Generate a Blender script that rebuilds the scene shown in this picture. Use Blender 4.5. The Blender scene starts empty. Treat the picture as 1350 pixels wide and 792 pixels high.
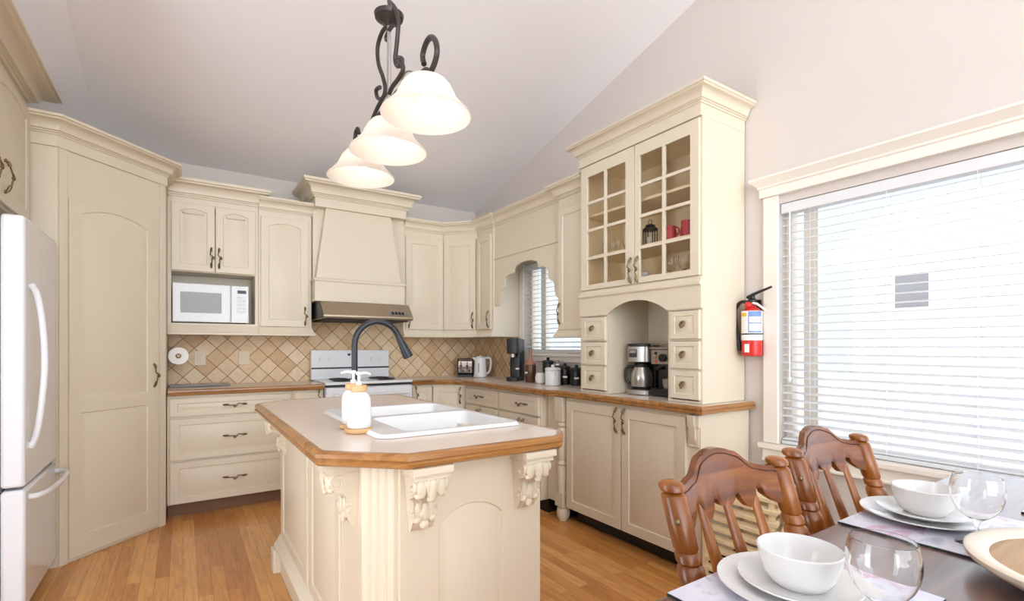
import bpy, bmesh, math, random
from mathutils import Vector, Matrix
from mathutils.geometry import tessellate_polygon
random.seed(7)
PI = math.pi
SC = bpy.context.scene
COL = SC.collection

# ------------------------------------------------------------------ materials
MATS = {}
def srgb(r, g, b):
    def f(c):
        c /= 255.0
        return c / 12.92 if c <= 0.04045 else ((c + 0.055) / 1.055) ** 2.4
    return (f(r), f(g), f(b), 1.0)

def mat(name, col, rough=0.5, metal=0.0, spec=0.5, coat=0.0, emit=None, estr=0.0, noise=0.0, nscale=20.0, bump=0.0, trans=0.0, sss=0.0):
    m = bpy.data.materials.new(name); m.use_nodes = True
    nt = m.node_tree; b = nt.nodes['Principled BSDF']
    b.inputs['Base Color'].default_value = col
    b.inputs['Roughness'].default_value = rough
    b.inputs['Metallic'].default_value = metal
    b.inputs['Specular IOR Level'].default_value = spec
    b.inputs['Coat Weight'].default_value = coat
    b.inputs['Transmission Weight'].default_value = trans
    if emit:
        b.inputs['Emission Color'].default_value = emit
        b.inputs['Emission Strength'].default_value = estr
    if noise > 0 or bump > 0:
        tc = nt.nodes.new('ShaderNodeTexCoord')
        n = nt.nodes.new('ShaderNodeTexNoise'); n.inputs['Scale'].default_value = nscale
        n.inputs['Detail'].default_value = 4
        nt.links.new(tc.outputs['Object'], n.inputs['Vector'])
        if noise > 0:
            mx = nt.nodes.new('ShaderNodeMix'); mx.data_type = 'RGBA'
            mx.inputs[6].default_value = tuple(c * (1 - noise) for c in col[:3]) + (1,)
            mx.inputs[7].default_value = tuple(min(1, c * (1 + noise)) for c in col[:3]) + (1,)
            nt.links.new(n.outputs['Fac'], mx.inputs[0])
            nt.links.new(mx.outputs[2], b.inputs['Base Color'])
        if bump > 0:
            bp = nt.nodes.new('ShaderNodeBump'); bp.inputs['Strength'].default_value = bump
            bp.inputs['Distance'].default_value = 0.002
            nt.links.new(n.outputs['Fac'], bp.inputs['Height'])
            nt.links.new(bp.outputs['Normal'], b.inputs['Normal'])
    MATS[name] = m
    return m

def ramp(nt, stops):
    r = nt.nodes.new('ShaderNodeValToRGB')
    while len(r.color_ramp.elements) < len(stops): r.color_ramp.elements.new(0.5)
    for e, (p, c) in zip(r.color_ramp.elements, stops):
        e.position = p; e.color = c
    return r

def wood(name, c0, c1, c2, rough=0.3, axis='x', scale=1.0, coat=0.3):
    m = mat(name, c1, rough, coat=coat); nt = m.node_tree; b = nt.nodes['Principled BSDF']
    tc = nt.nodes.new('ShaderNodeTexCoord'); mp = nt.nodes.new('ShaderNodeMapping')
    s = {'x': (1.5, 22, 22), 'y': (22, 1.5, 22), 'z': (22, 22, 1.5)}[axis]
    mp.inputs['Scale'].default_value = tuple(k * scale for k in s)
    n = nt.nodes.new('ShaderNodeTexNoise'); n.inputs['Scale'].default_value = 1.6
    n.inputs['Detail'].default_value = 6; n.inputs['Distortion'].default_value = 1.2
    r = ramp(nt, [(0.28, c0), (0.5, c1), (0.75, c2)])
    nt.links.new(tc.outputs['Object'], mp.inputs['Vector']); nt.links.new(mp.outputs['Vector'], n.inputs['Vector'])
    nt.links.new(n.outputs['Fac'], r.inputs['Fac']); nt.links.new(r.outputs['Color'], b.inputs['Base Color'])
    return m

mat('wall_paint', srgb(210, 200, 192), 0.8, noise=0.015, nscale=3, bump=0.05)
mat('ceiling_paint', srgb(240, 236, 237), 0.9, noise=0.015, nscale=3, bump=0.08)
mat('cream', srgb(219, 206, 183), 0.38, noise=0.012, nscale=6)
mat('cream_interior', srgb(238, 214, 170), 0.5, noise=0.03, nscale=5)
mat('trim_white', srgb(236, 228, 216), 0.4, noise=0.01, nscale=6)
mat('white_gloss', srgb(226, 226, 230), 0.12, coat=0.3, noise=0.004, nscale=4)
mat('white_enamel', srgb(226, 226, 227), 0.18, noise=0.004, nscale=4)
mat('porcelain', srgb(228, 227, 225), 0.12, noise=0.004, nscale=5)
mat('sink_white', srgb(228, 228, 228), 0.2, noise=0.004, nscale=5)
mat('slat_white', srgb(242, 242, 242), 0.5, noise=0.004, nscale=4)
mat('laminate', srgb(222, 206, 192), 0.24, noise=0.05, nscale=90)
mat('bronze', srgb(124, 104, 74), 0.38, metal=0.75, noise=0.3, nscale=60)
mat('iron', srgb(66, 60, 57), 0.42, metal=0.5, noise=0.25, nscale=30)
mat('black', srgb(26, 26, 28), 0.35, noise=0.1, nscale=20)
mat('carved', srgb(62, 30, 14), 0.6, noise=0.1, nscale=10)
mat('dark_gap', srgb(38, 28, 22), 0.7, noise=0.1, nscale=10)
mat('faucet_black', srgb(44, 46, 48), 0.35, metal=0.3, noise=0.1, nscale=30)
mat('steel', srgb(176, 172, 166), 0.28, metal=0.9, noise=0.06, nscale=30)
mat('hood_steel', srgb(176, 160, 138), 0.38, metal=0.75, noise=0.05, nscale=12)
mat('chrome', srgb(215, 215, 215), 0.1, metal=1.0, noise=0.02, nscale=10)
mat('grey_screen', srgb(150, 150, 148), 0.3, noise=0.05, nscale=60)
mat('red', srgb(205, 40, 30), 0.3, noise=0.05, nscale=10)
mat('red_pot', srgb(190, 60, 66), 0.35, noise=0.12, nscale=25)
mat('label_blue', srgb(120, 145, 205), 0.5, noise=0.05, nscale=40)
mat('label_white', srgb(236, 234, 228), 0.5, noise=0.02, nscale=40)
mat('label_yellow', srgb(230, 190, 60), 0.5, noise=0.05, nscale=40)
mat('paper', srgb(246, 243, 238), 0.9, noise=0.02, nscale=40)
mat('bamboo', srgb(216, 172, 120), 0.4, noise=0.12, nscale=25)
mat('brown_glass', srgb(92, 58, 40), 0.25, noise=0.2, nscale=12)
mat('amber', srgb(170, 118, 92), 0.3, noise=0.1, nscale=12)
mat('outlet', srgb(222, 206, 178), 0.45, noise=0.02, nscale=10)
mat('bulb', srgb(255, 250, 240), 0.3, emit=srgb(255, 246, 232), estr=5.0, noise=0.002)
mat('slate', srgb(120, 116, 112), 0.2, noise=0.15, nscale=14)
mat('siding', srgb(214, 214, 216), 0.9, noise=0.04, nscale=4)
mat('snow', srgb(240, 240, 244), 0.95, noise=0.02, nscale=2)
mat('house_dark', srgb(112, 108, 108), 0.4, noise=0.1, nscale=3)
mat('lumber', srgb(234, 210, 168), 0.55, noise=0.14, nscale=14)
mat('red_light', srgb(235, 70, 50), 0.4, noise=0.02, nscale=10)
wood('oak_edge', srgb(128, 82, 38), srgb(160, 110, 58), srgb(184, 134, 80), 0.3, 'x', 0.6)
wood('oak_edge_y', srgb(150, 92, 46), srgb(184, 122, 68), srgb(204, 146, 90), 0.3, 'y', 0.6)
wood('chair_wood', srgb(96, 48, 13), srgb(140, 79, 26), srgb(172, 105, 42), 0.3, 'z', 0.45, 0.15)
wood('crest_wood', srgb(76, 37, 15), srgb(114, 61, 25), srgb(150, 88, 40), 0.25, 'x', 0.45, 0.2)
wood('table_wood', srgb(84, 60, 50), srgb(112, 84, 72), srgb(136, 106, 92), 0.3, 'x', 0.5, 1.0)
MATS['table_wood'].node_tree.nodes['Principled BSDF'].inputs['Coat Roughness'].default_value = 0.22
MATS['table_wood'].node_tree.nodes['Principled BSDF'].inputs['Specular IOR Level'].default_value = 0.8
wood('tray_tan', srgb(150, 110, 62), srgb(174, 134, 82), srgb(190, 152, 100), 0.4, 'x', 0.8, 0.1)
mat('tray_rim', srgb(232, 218, 200), 0.3, noise=0.04, nscale=25)

# frosted lampshade: glass that passes and scatters light
def shade_mat():
    m = mat('shade_glass', srgb(248, 240, 230), 0.35, noise=0.01, nscale=8); nt = m.node_tree
    b = nt.nodes['Principled BSDF']; out = nt.nodes['Material Output']
    t = nt.nodes.new('ShaderNodeBsdfTranslucent'); t.inputs['Color'].default_value = srgb(250, 244, 236)
    mx = nt.nodes.new('ShaderNodeMixShader'); mx.inputs[0].default_value = 0.42
    nt.links.new(b.outputs[0], mx.inputs[1]); nt.links.new(t.outputs[0], mx.inputs[2]); nt.links.new(mx.outputs[0], out.inputs[0])
shade_mat()
def slat_mat():
    m = MATS['slat_white']; nt = m.node_tree
    b = nt.nodes['Principled BSDF']; out = nt.nodes['Material Output']
    t = nt.nodes.new('ShaderNodeBsdfTranslucent'); t.inputs['Color'].default_value = srgb(246, 246, 248)
    mx = nt.nodes.new('ShaderNodeMixShader'); mx.inputs[0].default_value = 0.25
    nt.links.new(b.outputs[0], mx.inputs[1]); nt.links.new(t.outputs[0], mx.inputs[2]); nt.links.new(mx.outputs[0], out.inputs[0])
slat_mat()
def thin_glass(name, tint, gloss=1.0, rough=0.02):
    m = bpy.data.materials.new(name); m.use_nodes = True; nt = m.node_tree; nt.nodes.clear()
    out = nt.nodes.new('ShaderNodeOutputMaterial'); tr = nt.nodes.new('ShaderNodeBsdfTransparent')
    n = nt.nodes.new('ShaderNodeTexNoise'); n.inputs['Scale'].default_value = 3
    mr = nt.nodes.new('ShaderNodeMix'); mr.data_type = 'RGBA'
    mr.inputs[6].default_value = tint; mr.inputs[7].default_value = tuple(min(1, c * 1.02) for c in tint[:3]) + (1,)
    nt.links.new(n.outputs['Fac'], mr.inputs[0]); nt.links.new(mr.outputs[2], tr.inputs['Color'])
    gl = nt.nodes.new('ShaderNodeBsdfGlossy'); gl.inputs['Roughness'].default_value = rough
    fr = nt.nodes.new('ShaderNodeLayerWeight'); fr.inputs['Blend'].default_value = 0.5
    pw = nt.nodes.new('ShaderNodeMath'); pw.operation = 'POWER'; pw.inputs[1].default_value = 3.5
    mb = nt.nodes.new('ShaderNodeMath'); mb.operation = 'MULTIPLY_ADD'; mb.inputs[1].default_value = 0.75; mb.inputs[2].default_value = 0.035
    nt.links.new(fr.outputs['Facing'], pw.inputs[0]); nt.links.new(pw.outputs[0], mb.inputs[0])
    ml = nt.nodes.new('ShaderNodeMath'); ml.operation = 'MULTIPLY'; ml.inputs[1].default_value = gloss; ml.use_clamp = True
    mx = nt.nodes.new('ShaderNodeMixShader')
    nt.links.new(mb.outputs[0], ml.inputs[0]); nt.links.new(ml.outputs[0], mx.inputs[0])
    nt.links.new(tr.outputs[0], mx.inputs[1]); nt.links.new(gl.outputs[0], mx.inputs[2]); nt.links.new(mx.outputs[0], out.inputs[0])
    MATS[name] = m
thin_glass('pane', (0.98, 0.98, 0.98, 1), 0.5)
mat('goblet', (1, 1, 1, 1), 0.0, trans=1.0)
MATS['goblet'].node_tree.nodes['Principled BSDF'].inputs['IOR'].default_value = 1.4

def floor_mat():
    m = mat('floor_wood', srgb(170, 112, 62), 0.28, coat=0.15); nt = m.node_tree; b = nt.nodes['Principled BSDF']
    tc = nt.nodes.new('ShaderNodeTexCoord'); mp = nt.nodes.new('ShaderNodeMapping')
    mp.inputs['Rotation'].default_value = (0, 0, PI / 2)
    br = nt.nodes.new('ShaderNodeTexBrick'); br.offset = 0.37; br.offset_frequency = 2
    br.inputs['Scale'].default_value = 1.0; br.inputs['Brick Width'].default_value = 0.95; br.inputs['Row Height'].default_value = 0.062
    br.inputs['Mortar Size'].default_value = 0.0007; br.inputs['Mortar Smooth'].default_value = 0.3
    br.inputs['Color1'].default_value = (0, 0, 0, 1); br.inputs['Color2'].default_value = (1, 1, 1, 1)
    br.inputs['Mortar'].default_value = (0.2, 0.2, 0.2, 1)
    nt.links.new(tc.outputs['Object'], mp.inputs['Vector']); nt.links.new(mp.outputs['Vector'], br.inputs['Vector'])
    r1 = ramp(nt, [(0.0, srgb(192, 126, 64)), (0.5, srgb(212, 148, 80)), (1.0, srgb(226, 168, 100))])
    nt.links.new(br.outputs['Color'], r1.inputs['Fac'])
    mp2 = nt.nodes.new('ShaderNodeMapping'); mp2.inputs['Scale'].default_value = (26, 2.2, 1)
    add = nt.nodes.new('ShaderNodeVectorMath'); add.operation = 'ADD'
    sc = nt.nodes.new('ShaderNodeVectorMath'); sc.operation = 'SCALE'; sc.inputs['Scale'].default_value = 7.0
    nt.links.new(br.outputs['Color'], sc.inputs[0]); nt.links.new(tc.outputs['Object'], mp2.inputs['Vector'])
    nt.links.new(mp2.outputs['Vector'], add.inputs[0]); nt.links.new(sc.outputs[0], add.inputs[1])
    n = nt.nodes.new('ShaderNodeTexNoise'); n.inputs['Scale'].default_value = 1.5; n.inputs['Detail'].default_value = 5; n.inputs['Distortion'].default_value = 1.6
    nt.links.new(add.outputs[0], n.inputs['Vector'])
    r2 = ramp(nt, [(0.3, (0.72, 0.66, 0.6, 1)), (0.55, (1, 1, 1, 1)), (0.8, (1.08, 1.05, 1.0, 1))])
    nt.links.new(n.outputs['Fac'], r2.inputs['Fac'])
    mx = nt.nodes.new('ShaderNodeMix'); mx.data_type = 'RGBA'; mx.blend_type = 'MULTIPLY'; mx.inputs[0].default_value = 0.85
    nt.links.new(r1.outputs['Color'], mx.inputs[6]); nt.links.new(r2.outputs['Color'], mx.inputs[7])
    mx2 = nt.nodes.new('ShaderNodeMix'); mx2.data_type = 'RGBA'; mx2.inputs[7].default_value = srgb(104, 62, 34)
    nt.links.new(br.outputs['Fac'], mx2.inputs[0]); nt.links.new(mx.outputs[2], mx2.inputs[6])
    nt.links.new(mx2.outputs[2], b.inputs['Base Color'])
floor_mat()

def tile_mat(name, axis):
    m = mat(name, srgb(206, 176, 138), 0.5); nt = m.node_tree; b = nt.nodes['Principled BSDF']
    tc = nt.nodes.new('ShaderNodeTexCoord'); sp = nt.nodes.new('ShaderNodeSeparateXYZ'); cb = nt.nodes.new('ShaderNodeCombineXYZ')
    nt.links.new(tc.outputs['Object'], sp.inputs[0])
    nt.links.new(sp.outputs[axis], cb.inputs[0]); nt.links.new(sp.outputs['Z'], cb.inputs[1])
    mp = nt.nodes.new('ShaderNodeMapping'); mp.inputs['Rotation'].default_value = (0, 0, PI / 4); mp.inputs['Location'].default_value = (0.03, 0.05, 0)
    nt.links.new(cb.outputs[0], mp.inputs['Vector'])
    br = nt.nodes.new('ShaderNodeTexBrick'); br.offset = 0.0
    br.inputs['Scale'].default_value = 1.0; br.inputs['Brick Width'].default_value = 0.108; br.inputs['Row Height'].default_value = 0.108
    br.inputs['Mortar Size'].default_value = 0.003; br.inputs['Mortar Smooth'].default_value = 0.25
    br.inputs['Color1'].default_value = (0, 0, 0, 1); br.inputs['Color2'].default_value = (1, 1, 1, 1); br.inputs['Mortar'].default_value = (.5, .5, .5, 1)
    nt.links.new(mp.outputs['Vector'], br.inputs['Vector'])
    r = ramp(nt, [(0.0, srgb(206, 168, 124)), (0.35, srgb(222, 192, 152)), (0.7, srgb(232, 208, 174)), (1.0, srgb(216, 182, 138))])
    nt.links.new(br.outputs['Color'], r.inputs['Fac'])
    n = nt.nodes.new('ShaderNodeTexNoise'); n.inputs['Scale'].default_value = 22; n.inputs['Detail'].default_value = 6
    nt.links.new(cb.outputs[0], n.inputs['Vector'])
    r2 = ramp(nt, [(0.3, (0.90, 0.87, 0.84, 1)), (0.65, (1, 1, 1, 1))]); nt.links.new(n.outputs['Fac'], r2.inputs['Fac'])
    mx = nt.nodes.new('ShaderNodeMix'); mx.data_type = 'RGBA'; mx.blend_type = 'MULTIPLY'; mx.inputs[0].default_value = 1
    nt.links.new(r.outputs['Color'], mx.inputs[6]); nt.links.new(r2.outputs['Color'], mx.inputs[7])
    mx2 = nt.nodes.new('ShaderNodeMix'); mx2.data_type = 'RGBA'; mx2.inputs[7].default_value = srgb(136, 100, 66)
    nt.links.new(br.outputs['Fac'], mx2.inputs[0]); nt.links.new(mx.outputs[2], mx2.inputs[6]); nt.links.new(mx2.outputs[2], b.inputs['Base Color'])
    bp = nt.nodes.new('ShaderNodeBump'); bp.inputs['Strength'].default_value = 0.5; bp.inputs['Distance'].default_value = 0.003; bp.invert = True
    nt.links.new(br.outputs['Fac'], bp.inputs['Height']); nt.links.new(bp.outputs['Normal'], b.inputs['Normal'])
tile_mat('tile_back', 'X'); tile_mat('tile_side', 'Y')

def placemat_mat():
    m = mat('placemat_print', srgb(205, 208, 222), 0.3, coat=0.2); nt = m.node_tree; b = nt.nodes['Principled BSDF']
    tc = nt.nodes.new('ShaderNodeTexCoord')
    mp = nt.nodes.new('ShaderNodeMapping'); mp.inputs['Scale'].default_value = (5, 9, 1)
    n = nt.nodes.new('ShaderNodeTexNoise'); n.inputs['Scale'].default_value = 1.6; n.inputs['Detail'].default_value = 5; n.inputs['Distortion'].default_value = 0.8
    nt.links.new(tc.outputs['Object'], mp.inputs[0]); nt.links.new(mp.outputs[0], n.inputs['Vector'])
    r = ramp(nt, [(0.30, srgb(150, 168, 190)), (0.40, srgb(222, 222, 232)), (0.55, srgb(214, 214, 228)), (0.64, srgb(200, 150, 170)), (0.68, srgb(226, 222, 230)), (0.78, srgb(120, 134, 150))])
    nt.links.new(n.outputs['Fac'], r.inputs['Fac']); nt.links.new(r.outputs['Color'], b.inputs['Base Color'])
placemat_mat()

# ------------------------------------------------------------------ mesh helpers
def B(): return bmesh.new()
def box(bm, x0, x1, y0, y1, z0, z1):
    v = [bm.verts.new((x, y, z)) for z in (z0, z1) for y in (y0, y1) for x in (x0, x1)]
    for f in ((0, 2, 3, 1), (4, 5, 7, 6), (0, 1, 5, 4), (2, 6, 7, 3), (0, 4, 6, 2), (1, 3, 7, 5)):
        bm.faces.new([v[i] for i in f])
    return bm
def loops_skin(bm, loops, closed=True, cap0=True, cap1=True):
    L = [[bm.verts.new(p) for p in lp] for lp in loops]
    n = len(L[0])
    for a, b in zip(L, L[1:]):
        for i in range(n if closed else n - 1):
            j = (i + 1) % n
            try: bm.faces.new((a[i], a[j], b[j], b[i]))
            except ValueError: pass
    if cap0 and n > 2: bm.faces.new(L[0][::-1])
    if cap1 and n > 2: bm.faces.new(L[-1])
    return L
def prism(bm, poly, z0, z1):
    loops_skin(bm, [[(x, y, z0) for x, y in poly], [(x, y, z1) for x, y in poly]])
def prism_y(bm, poly, y0, y1):
    loops_skin(bm, [[(x, y0, z) for x, z in poly], [(x, y1, z) for x, z in poly]])
def prism_x(bm, poly, x0, x1):
    loops_skin(bm, [[(x0, y, z) for y, z in poly], [(x1, y, z) for y, z in poly]])
def tess(bm, polys3):
    """fill outer polygon with holes; returns list of vert lists"""
    VL = [[bm.verts.new(p) for p in pl] for pl in polys3]
    flat = [v for l in VL for v in l]
    for t in tessellate_polygon([[Vector(p) for p in pl] for pl in polys3]):
        try: bm.faces.new([flat[i] for i in t])
        except ValueError: pass
    return VL
def bridge(bm, A, Bv):
    n = len(A)
    for i in range(n):
        j = (i + 1) % n
        try: bm.faces.new((A[i], A[j], Bv[j], Bv[i]))
        except ValueError: pass
def holed(bm, outer, holes, a0, a1, axis):
    """prism with holes: 2D polys, extruded along axis a0..a1"""
    def P(p, a): return (p[0], p[1], a) if axis == 'z' else ((p[0], a, p[1]) if axis == 'y' else (a, p[0], p[1]))
    f = tess(bm, [[P(p, a0) for p in pl] for pl in [outer] + holes])
    g = tess(bm, [[P(p, a1) for p in pl] for pl in [outer] + holes])
    for x, y in zip(f, g): bridge(bm, x, y)
def offset_poly(poly, d):
    """inward offset for CCW polygon"""
    n = len(poly); out = []
    for i in range(n):
        p0 = Vector(poly[i - 1]); p = Vector(poly[i]); p1 = Vector(poly[(i + 1) % n])
        e0 = (p - p0).normalized(); e1 = (p1 - p).normalized()
        n0 = Vector((-e0.y, e0.x)); n1 = Vector((-e1.y, e1.x))
        k = 1 + n0.dot(n1)
        m = (n0 + n1) / max(k, 0.3)
        out.append((p.x + m.x * d, p.y + m.y * d))
    return out
def sweep(bm, path, prof, closed=False):
    """sweep closed profile [(outward,z)] along a 2D path, outward = right of travel"""
    n = len(path); loops = []
    for i in range(n):
        p = Vector(path[i])
        a = (Vector(path[i]) - Vector(path[i - 1])).normalized() if (i > 0 or closed) else None
        b = (Vector(path[(i + 1) % n]) - p).normalized() if (i < n - 1 or closed) else None
        if a is None: a = b
        if b is None: b = a
        na = Vector((a.y, -a.x)); nb = Vector((b.y, -b.x))
        m = (na + nb) / max(1 + na.dot(nb), 0.2)
        loops.append([(p.x + m.x * o, p.y + m.y * o, z) for o, z in prof])
    if closed:
        L = [[bm.verts.new(q) for q in lp] for lp in loops]
        for i in range(n): bridge(bm, L[i], L[(i + 1) % n])
    else: loops_skin(bm, loops)
def crown_prof(z0, z1, p):
    h = z1 - z0
    pr = [(0, z0), (0.10 * p, z0), (0.14 * p, z0 + 0.10 * h), (0.22 * p, z0 + 0.12 * h), (0.22 * p, z0 + 0.18 * h), (0.30 * p, z0 + 0.20 * h)]
    for k in range(7):
        t = k / 6 * PI / 2
        pr.append((0.34 * p + 0.50 * p * (1 - math.cos(t)), z0 + 0.22 * h + 0.50 * h * math.sin(t)))
    pr += [(0.88 * p, z0 + 0.75 * h), (0.88 * p, z0 + 0.80 * h), (p, z0 + 0.86 * h), (p, z1), (0, z1)]
    return pr
def lathe(bm, prof, n=24, c=(0, 0, 0), cap=True):
    loops = [[(c[0] + r * math.cos(2 * PI * i / n), c[1] + r * math.sin(2 * PI * i / n), c[2] + z) for i in range(n)] for r, z in prof]
    loops_skin(bm, loops, True, cap, cap)
def tube(bm, pts, r, n=8, cap=True):
    pts = [Vector(p) for p in pts]; m = len(pts)
    rs = r if isinstance(r, (list, tuple)) else [r] * m
    loops = []; up = None
    for i in range(m):
        t = (pts[min(i + 1, m - 1)] - pts[max(i - 1, 0)]).normalized()
        if up is None:
            up = Vector((0, 0, 1)) if abs(t.z) < 0.9 else Vector((1, 0, 0))
        u = (up - t * up.dot(t)).normalized(); w = t.cross(u); up = u
        loops.append([tuple(pts[i] + (u * math.cos(2 * PI * k / n) + w * math.sin(2 * PI * k / n)) * rs[i]) for k in range(n)])
    loops_skin(bm, loops, True, cap, cap)
def smooth_path(pts, k=6):
    """Catmull-Rom through points"""
    P = [Vector(p) for p in pts]; out = []
    for i in range(len(P) - 1):
        p0 = P[max(i - 1, 0)]; p1 = P[i]; p2 = P[i + 1]; p3 = P[min(i + 2, len(P) - 1)]
        for j in range(k):
            t = j / k
            out.append(0.5 * ((2 * p1) + (p2 - p0) * t + (2 * p0 - 5 * p1 + 4 * p2 - p3) * t * t + (3 * p1 - p0 - 3 * p2 + p3) * t ** 3))
    out.append(P[-1]); return out
def ball(bm, c, r, sx=1, sy=1, sz=1, n=14):
    k = max(6, n // 2)
    loops = [[(c[0] + sx * r * math.sin(PI * j / k) * math.cos(2 * PI * i / n), c[1] + sy * r * math.sin(PI * j / k) * math.sin(2 * PI * i / n), c[2] - sz * r * math.cos(PI * j / k)) for i in range(n)] for j in range(1, k)]
    loops_skin(bm, loops)
def rrect(x0, x1, y0, y1, r, k=5):
    out = []
    for cx, cy, a in ((x1 - r, y0 + r, -PI / 2), (x1 - r, y1 - r, 0), (x0 + r, y1 - r, PI / 2), (x0 + r, y0 + r, PI)):
        for i in range(k + 1):
            t = a + PI / 2 * i / k
            out.append((cx + r * math.cos(t), cy + r * math.sin(t)))
    return out
def arch_poly(x0, x1, z0, z1, rise, k=12):
    """rect with arched top; z1 is the apex"""
    if rise <= 0: return [(x0, z0), (x1, z0), (x1, z1), (x0, z1)]
    w = (x1 - x0) / 2; R = (w * w + rise * rise) / (2 * rise); cz = z1 - R; cx = (x0 + x1) / 2
    a0 = math.asin(min(1, w / R)); pts = [(x0, z0), (x1, z0)]
    for i in range(k + 1):
        a = a0 - 2 * a0 * i / k
        pts.append((cx + R * math.sin(a), cz + R * math.cos(a)))
    return pts
RAISED = [(0.004, 0.0065), (0.011, 0.0065), (0.030, 0.0005)]
FLAT = [(0.006, 0.008), (0.012, 0.008)]
def panel_slab(bm, x0, x1, z0, z1, yf, t, panels, steps=RAISED):
    """slab facing -y with shaped panels let into its front"""
    c = 0.003
    outer = [(x0, z0), (x1, z0), (x1, z1), (x0, z1)]; ins = offset_poly(outer, c)
    VL = tess(bm, [[(x, yf, z) for x, z in pl] for pl in [ins] + panels])
    o = [bm.verts.new((x, yf + c, z)) for x, z in outer]; k = [bm.verts.new((x, yf + t, z)) for x, z in outer]
    bridge(bm, VL[0], o); bridge(bm, o, k); bm.faces.new(k)
    for pl, V in zip(panels, VL[1:]):
        cur = V
        for d, y in steps:
            nx = [bm.verts.new((x, yf + y, z)) for x, z in offset_poly(pl, d)]
            bridge(bm, cur, nx); cur = nx
        bm.faces.new(cur)

# ------------------------------------------------------------------ object helpers
MW = {}
def finish(name, bm, m, smooth=35):
    bmesh.ops.recalc_face_normals(bm, faces=bm.faces)
    me = bpy.data.meshes.new(name); bm.to_mesh(me); bm.free()
    me.materials.append(MATS[m])
    me.shade_smooth(); me.set_sharp_from_angle(angle=math.radians(smooth))
    return me
def link(name, me):
    o = bpy.data.objects.new(name, me); COL.objects.link(o); return o
def props(o, label, cat, group=None, kind=None):
    if label: o['label'] = label
    if cat: o['category'] = cat
    if group: o['group'] = group
    if kind: o['kind'] = kind
def thing(name, label, cat, loc, rotz=0.0, group=None):
    o = link(name, None); o.location = loc; o.rotation_euler = (0, 0, rotz)
    props(o, label, cat, group)
    MW[o.name] = (Matrix.Translation(Vector(loc)) @ Matrix.Rotation(rotz, 4, 'Z'), loc[2])
    return o
def part(name, bm, m, parent, world=False, bevel=0.0, label=None, smooth=35, pivot=None):
    M, zb = MW[parent.name]
    if world: bm.transform(M.inverted())
    else: bm.transform(Matrix.Translation((0, 0, -zb)))
    o = link(name, finish(name, bm, m, smooth)); o.parent = parent
    MW[o.name] = (M, zb)
    if label: o['label'] = label
    if bevel: addbev(o, bevel)
    return o
def addbev(o, w):
    b = o.modifiers.new('bevel', 'BEVEL'); b.width = w; b.segments = 2; b.limit_method = 'ANGLE'; b.angle_limit = math.radians(40)
def solo(name, bm, m, label, cat, loc, rotz=0.0, group=None, bevel=0.0, world=True, smooth=35):
    """a thing made of one mesh (may take children)"""
    M = Matrix.Translation(Vector(loc)) @ Matrix.Rotation(rotz, 4, 'Z')
    if world: bm.transform(M.inverted())
    o = link(name, finish(name, bm, m, smooth)); o.location = loc; o.rotation_euler = (0, 0, rotz)
    MW[o.name] = (M, loc[2]); props(o, label, cat, group)
    if bevel: addbev(o, bevel)
    return o
def struct(name, bm, m, parent=None, bevel=0.0):
    o = link(name, finish(name, bm, m)); o['kind'] = 'structure'
    MW[o.name] = (Matrix.Identity(4), 0.0)
    if parent: o.parent = parent
    if bevel: addbev(o, bevel)
    return o
def clone(root, loc, rotz, label, group=None):
    def cp(o, p):
        c = o.copy(); COL.objects.link(c)
        if p: c.parent = p
        for ch in o.children: cp(ch, c)
        return c
    r = cp(root, None); r.location = loc; r.rotation_euler = (0, 0, rotz)
    if label: r['label'] = label
    if group: r['group'] = group
    return r

# cabinet pulls: one twisted bronze pull mesh shared by all
def pull_mesh():
    bm = B()
    pts = smooth_path([(0, 0.002, .074), (0, -.010, .068), (-.002, -.018, .050), (-.007, -.024, .030), (-.006, -.027, .018), (.014, -.029, .003),
                       (.015, -.029, -.007), (.002, -.027, -.016), (.004, -.024, -.032), (-.001, -.018, -.050), (0, -.010, -.068), (0, 0.002, -.074)], 4)
    n = len(pts); rs = []
    for i, p in enumerate(pts):
        a = abs(p[2]); rs.append(0.0075 if 0.045 < a < 0.070 else (0.0048 if a < 0.012 else 0.0038))
    tube(bm, pts, rs, 8)
    ball(bm, (0, -.004, .072), .008, .8, .8, 1.2, 8); ball(bm, (0, -.004, -.072), .008, .8, .8, 1.2, 8); ball(bm, (.006, -.028, -.003), .007, 1, 1, 1, 8)
    return finish('pull', bm, 'bronze')
PULL = pull_mesh()
def pull(parent, x, y, z, horiz=False):
    o = link('handle', PULL); o.parent = parent
    zb = MW[parent.name][1]
    o.location = (x, y, z - zb)
    if horiz: o.rotation_euler = (0, PI / 2, 0)
    return o
def knob_mesh():
    bm = B()
    ball(bm, (0, -.006, .010), .011, 1, .8, .8, 10)
    tube(bm, [(-.009, -.010, .012), (-.010, -.020, -.002), (-.004, -.024, -.014), (0, -.025, -.019), (.004, -.024, -.014), (.010, -.020, -.002), (.009, -.010, .012)], [.005, .006, .006, .006, .006, .006, .005], 8)
    tube(bm, [(0, .002, .010), (0, -.012, .010)], .006, 8)
    ball(bm, (0, -.022, -.008), .009, 1, .7, 1.2, 10)
    return finish('knob', bm, 'bronze')
KNOB = knob_mesh()
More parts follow.
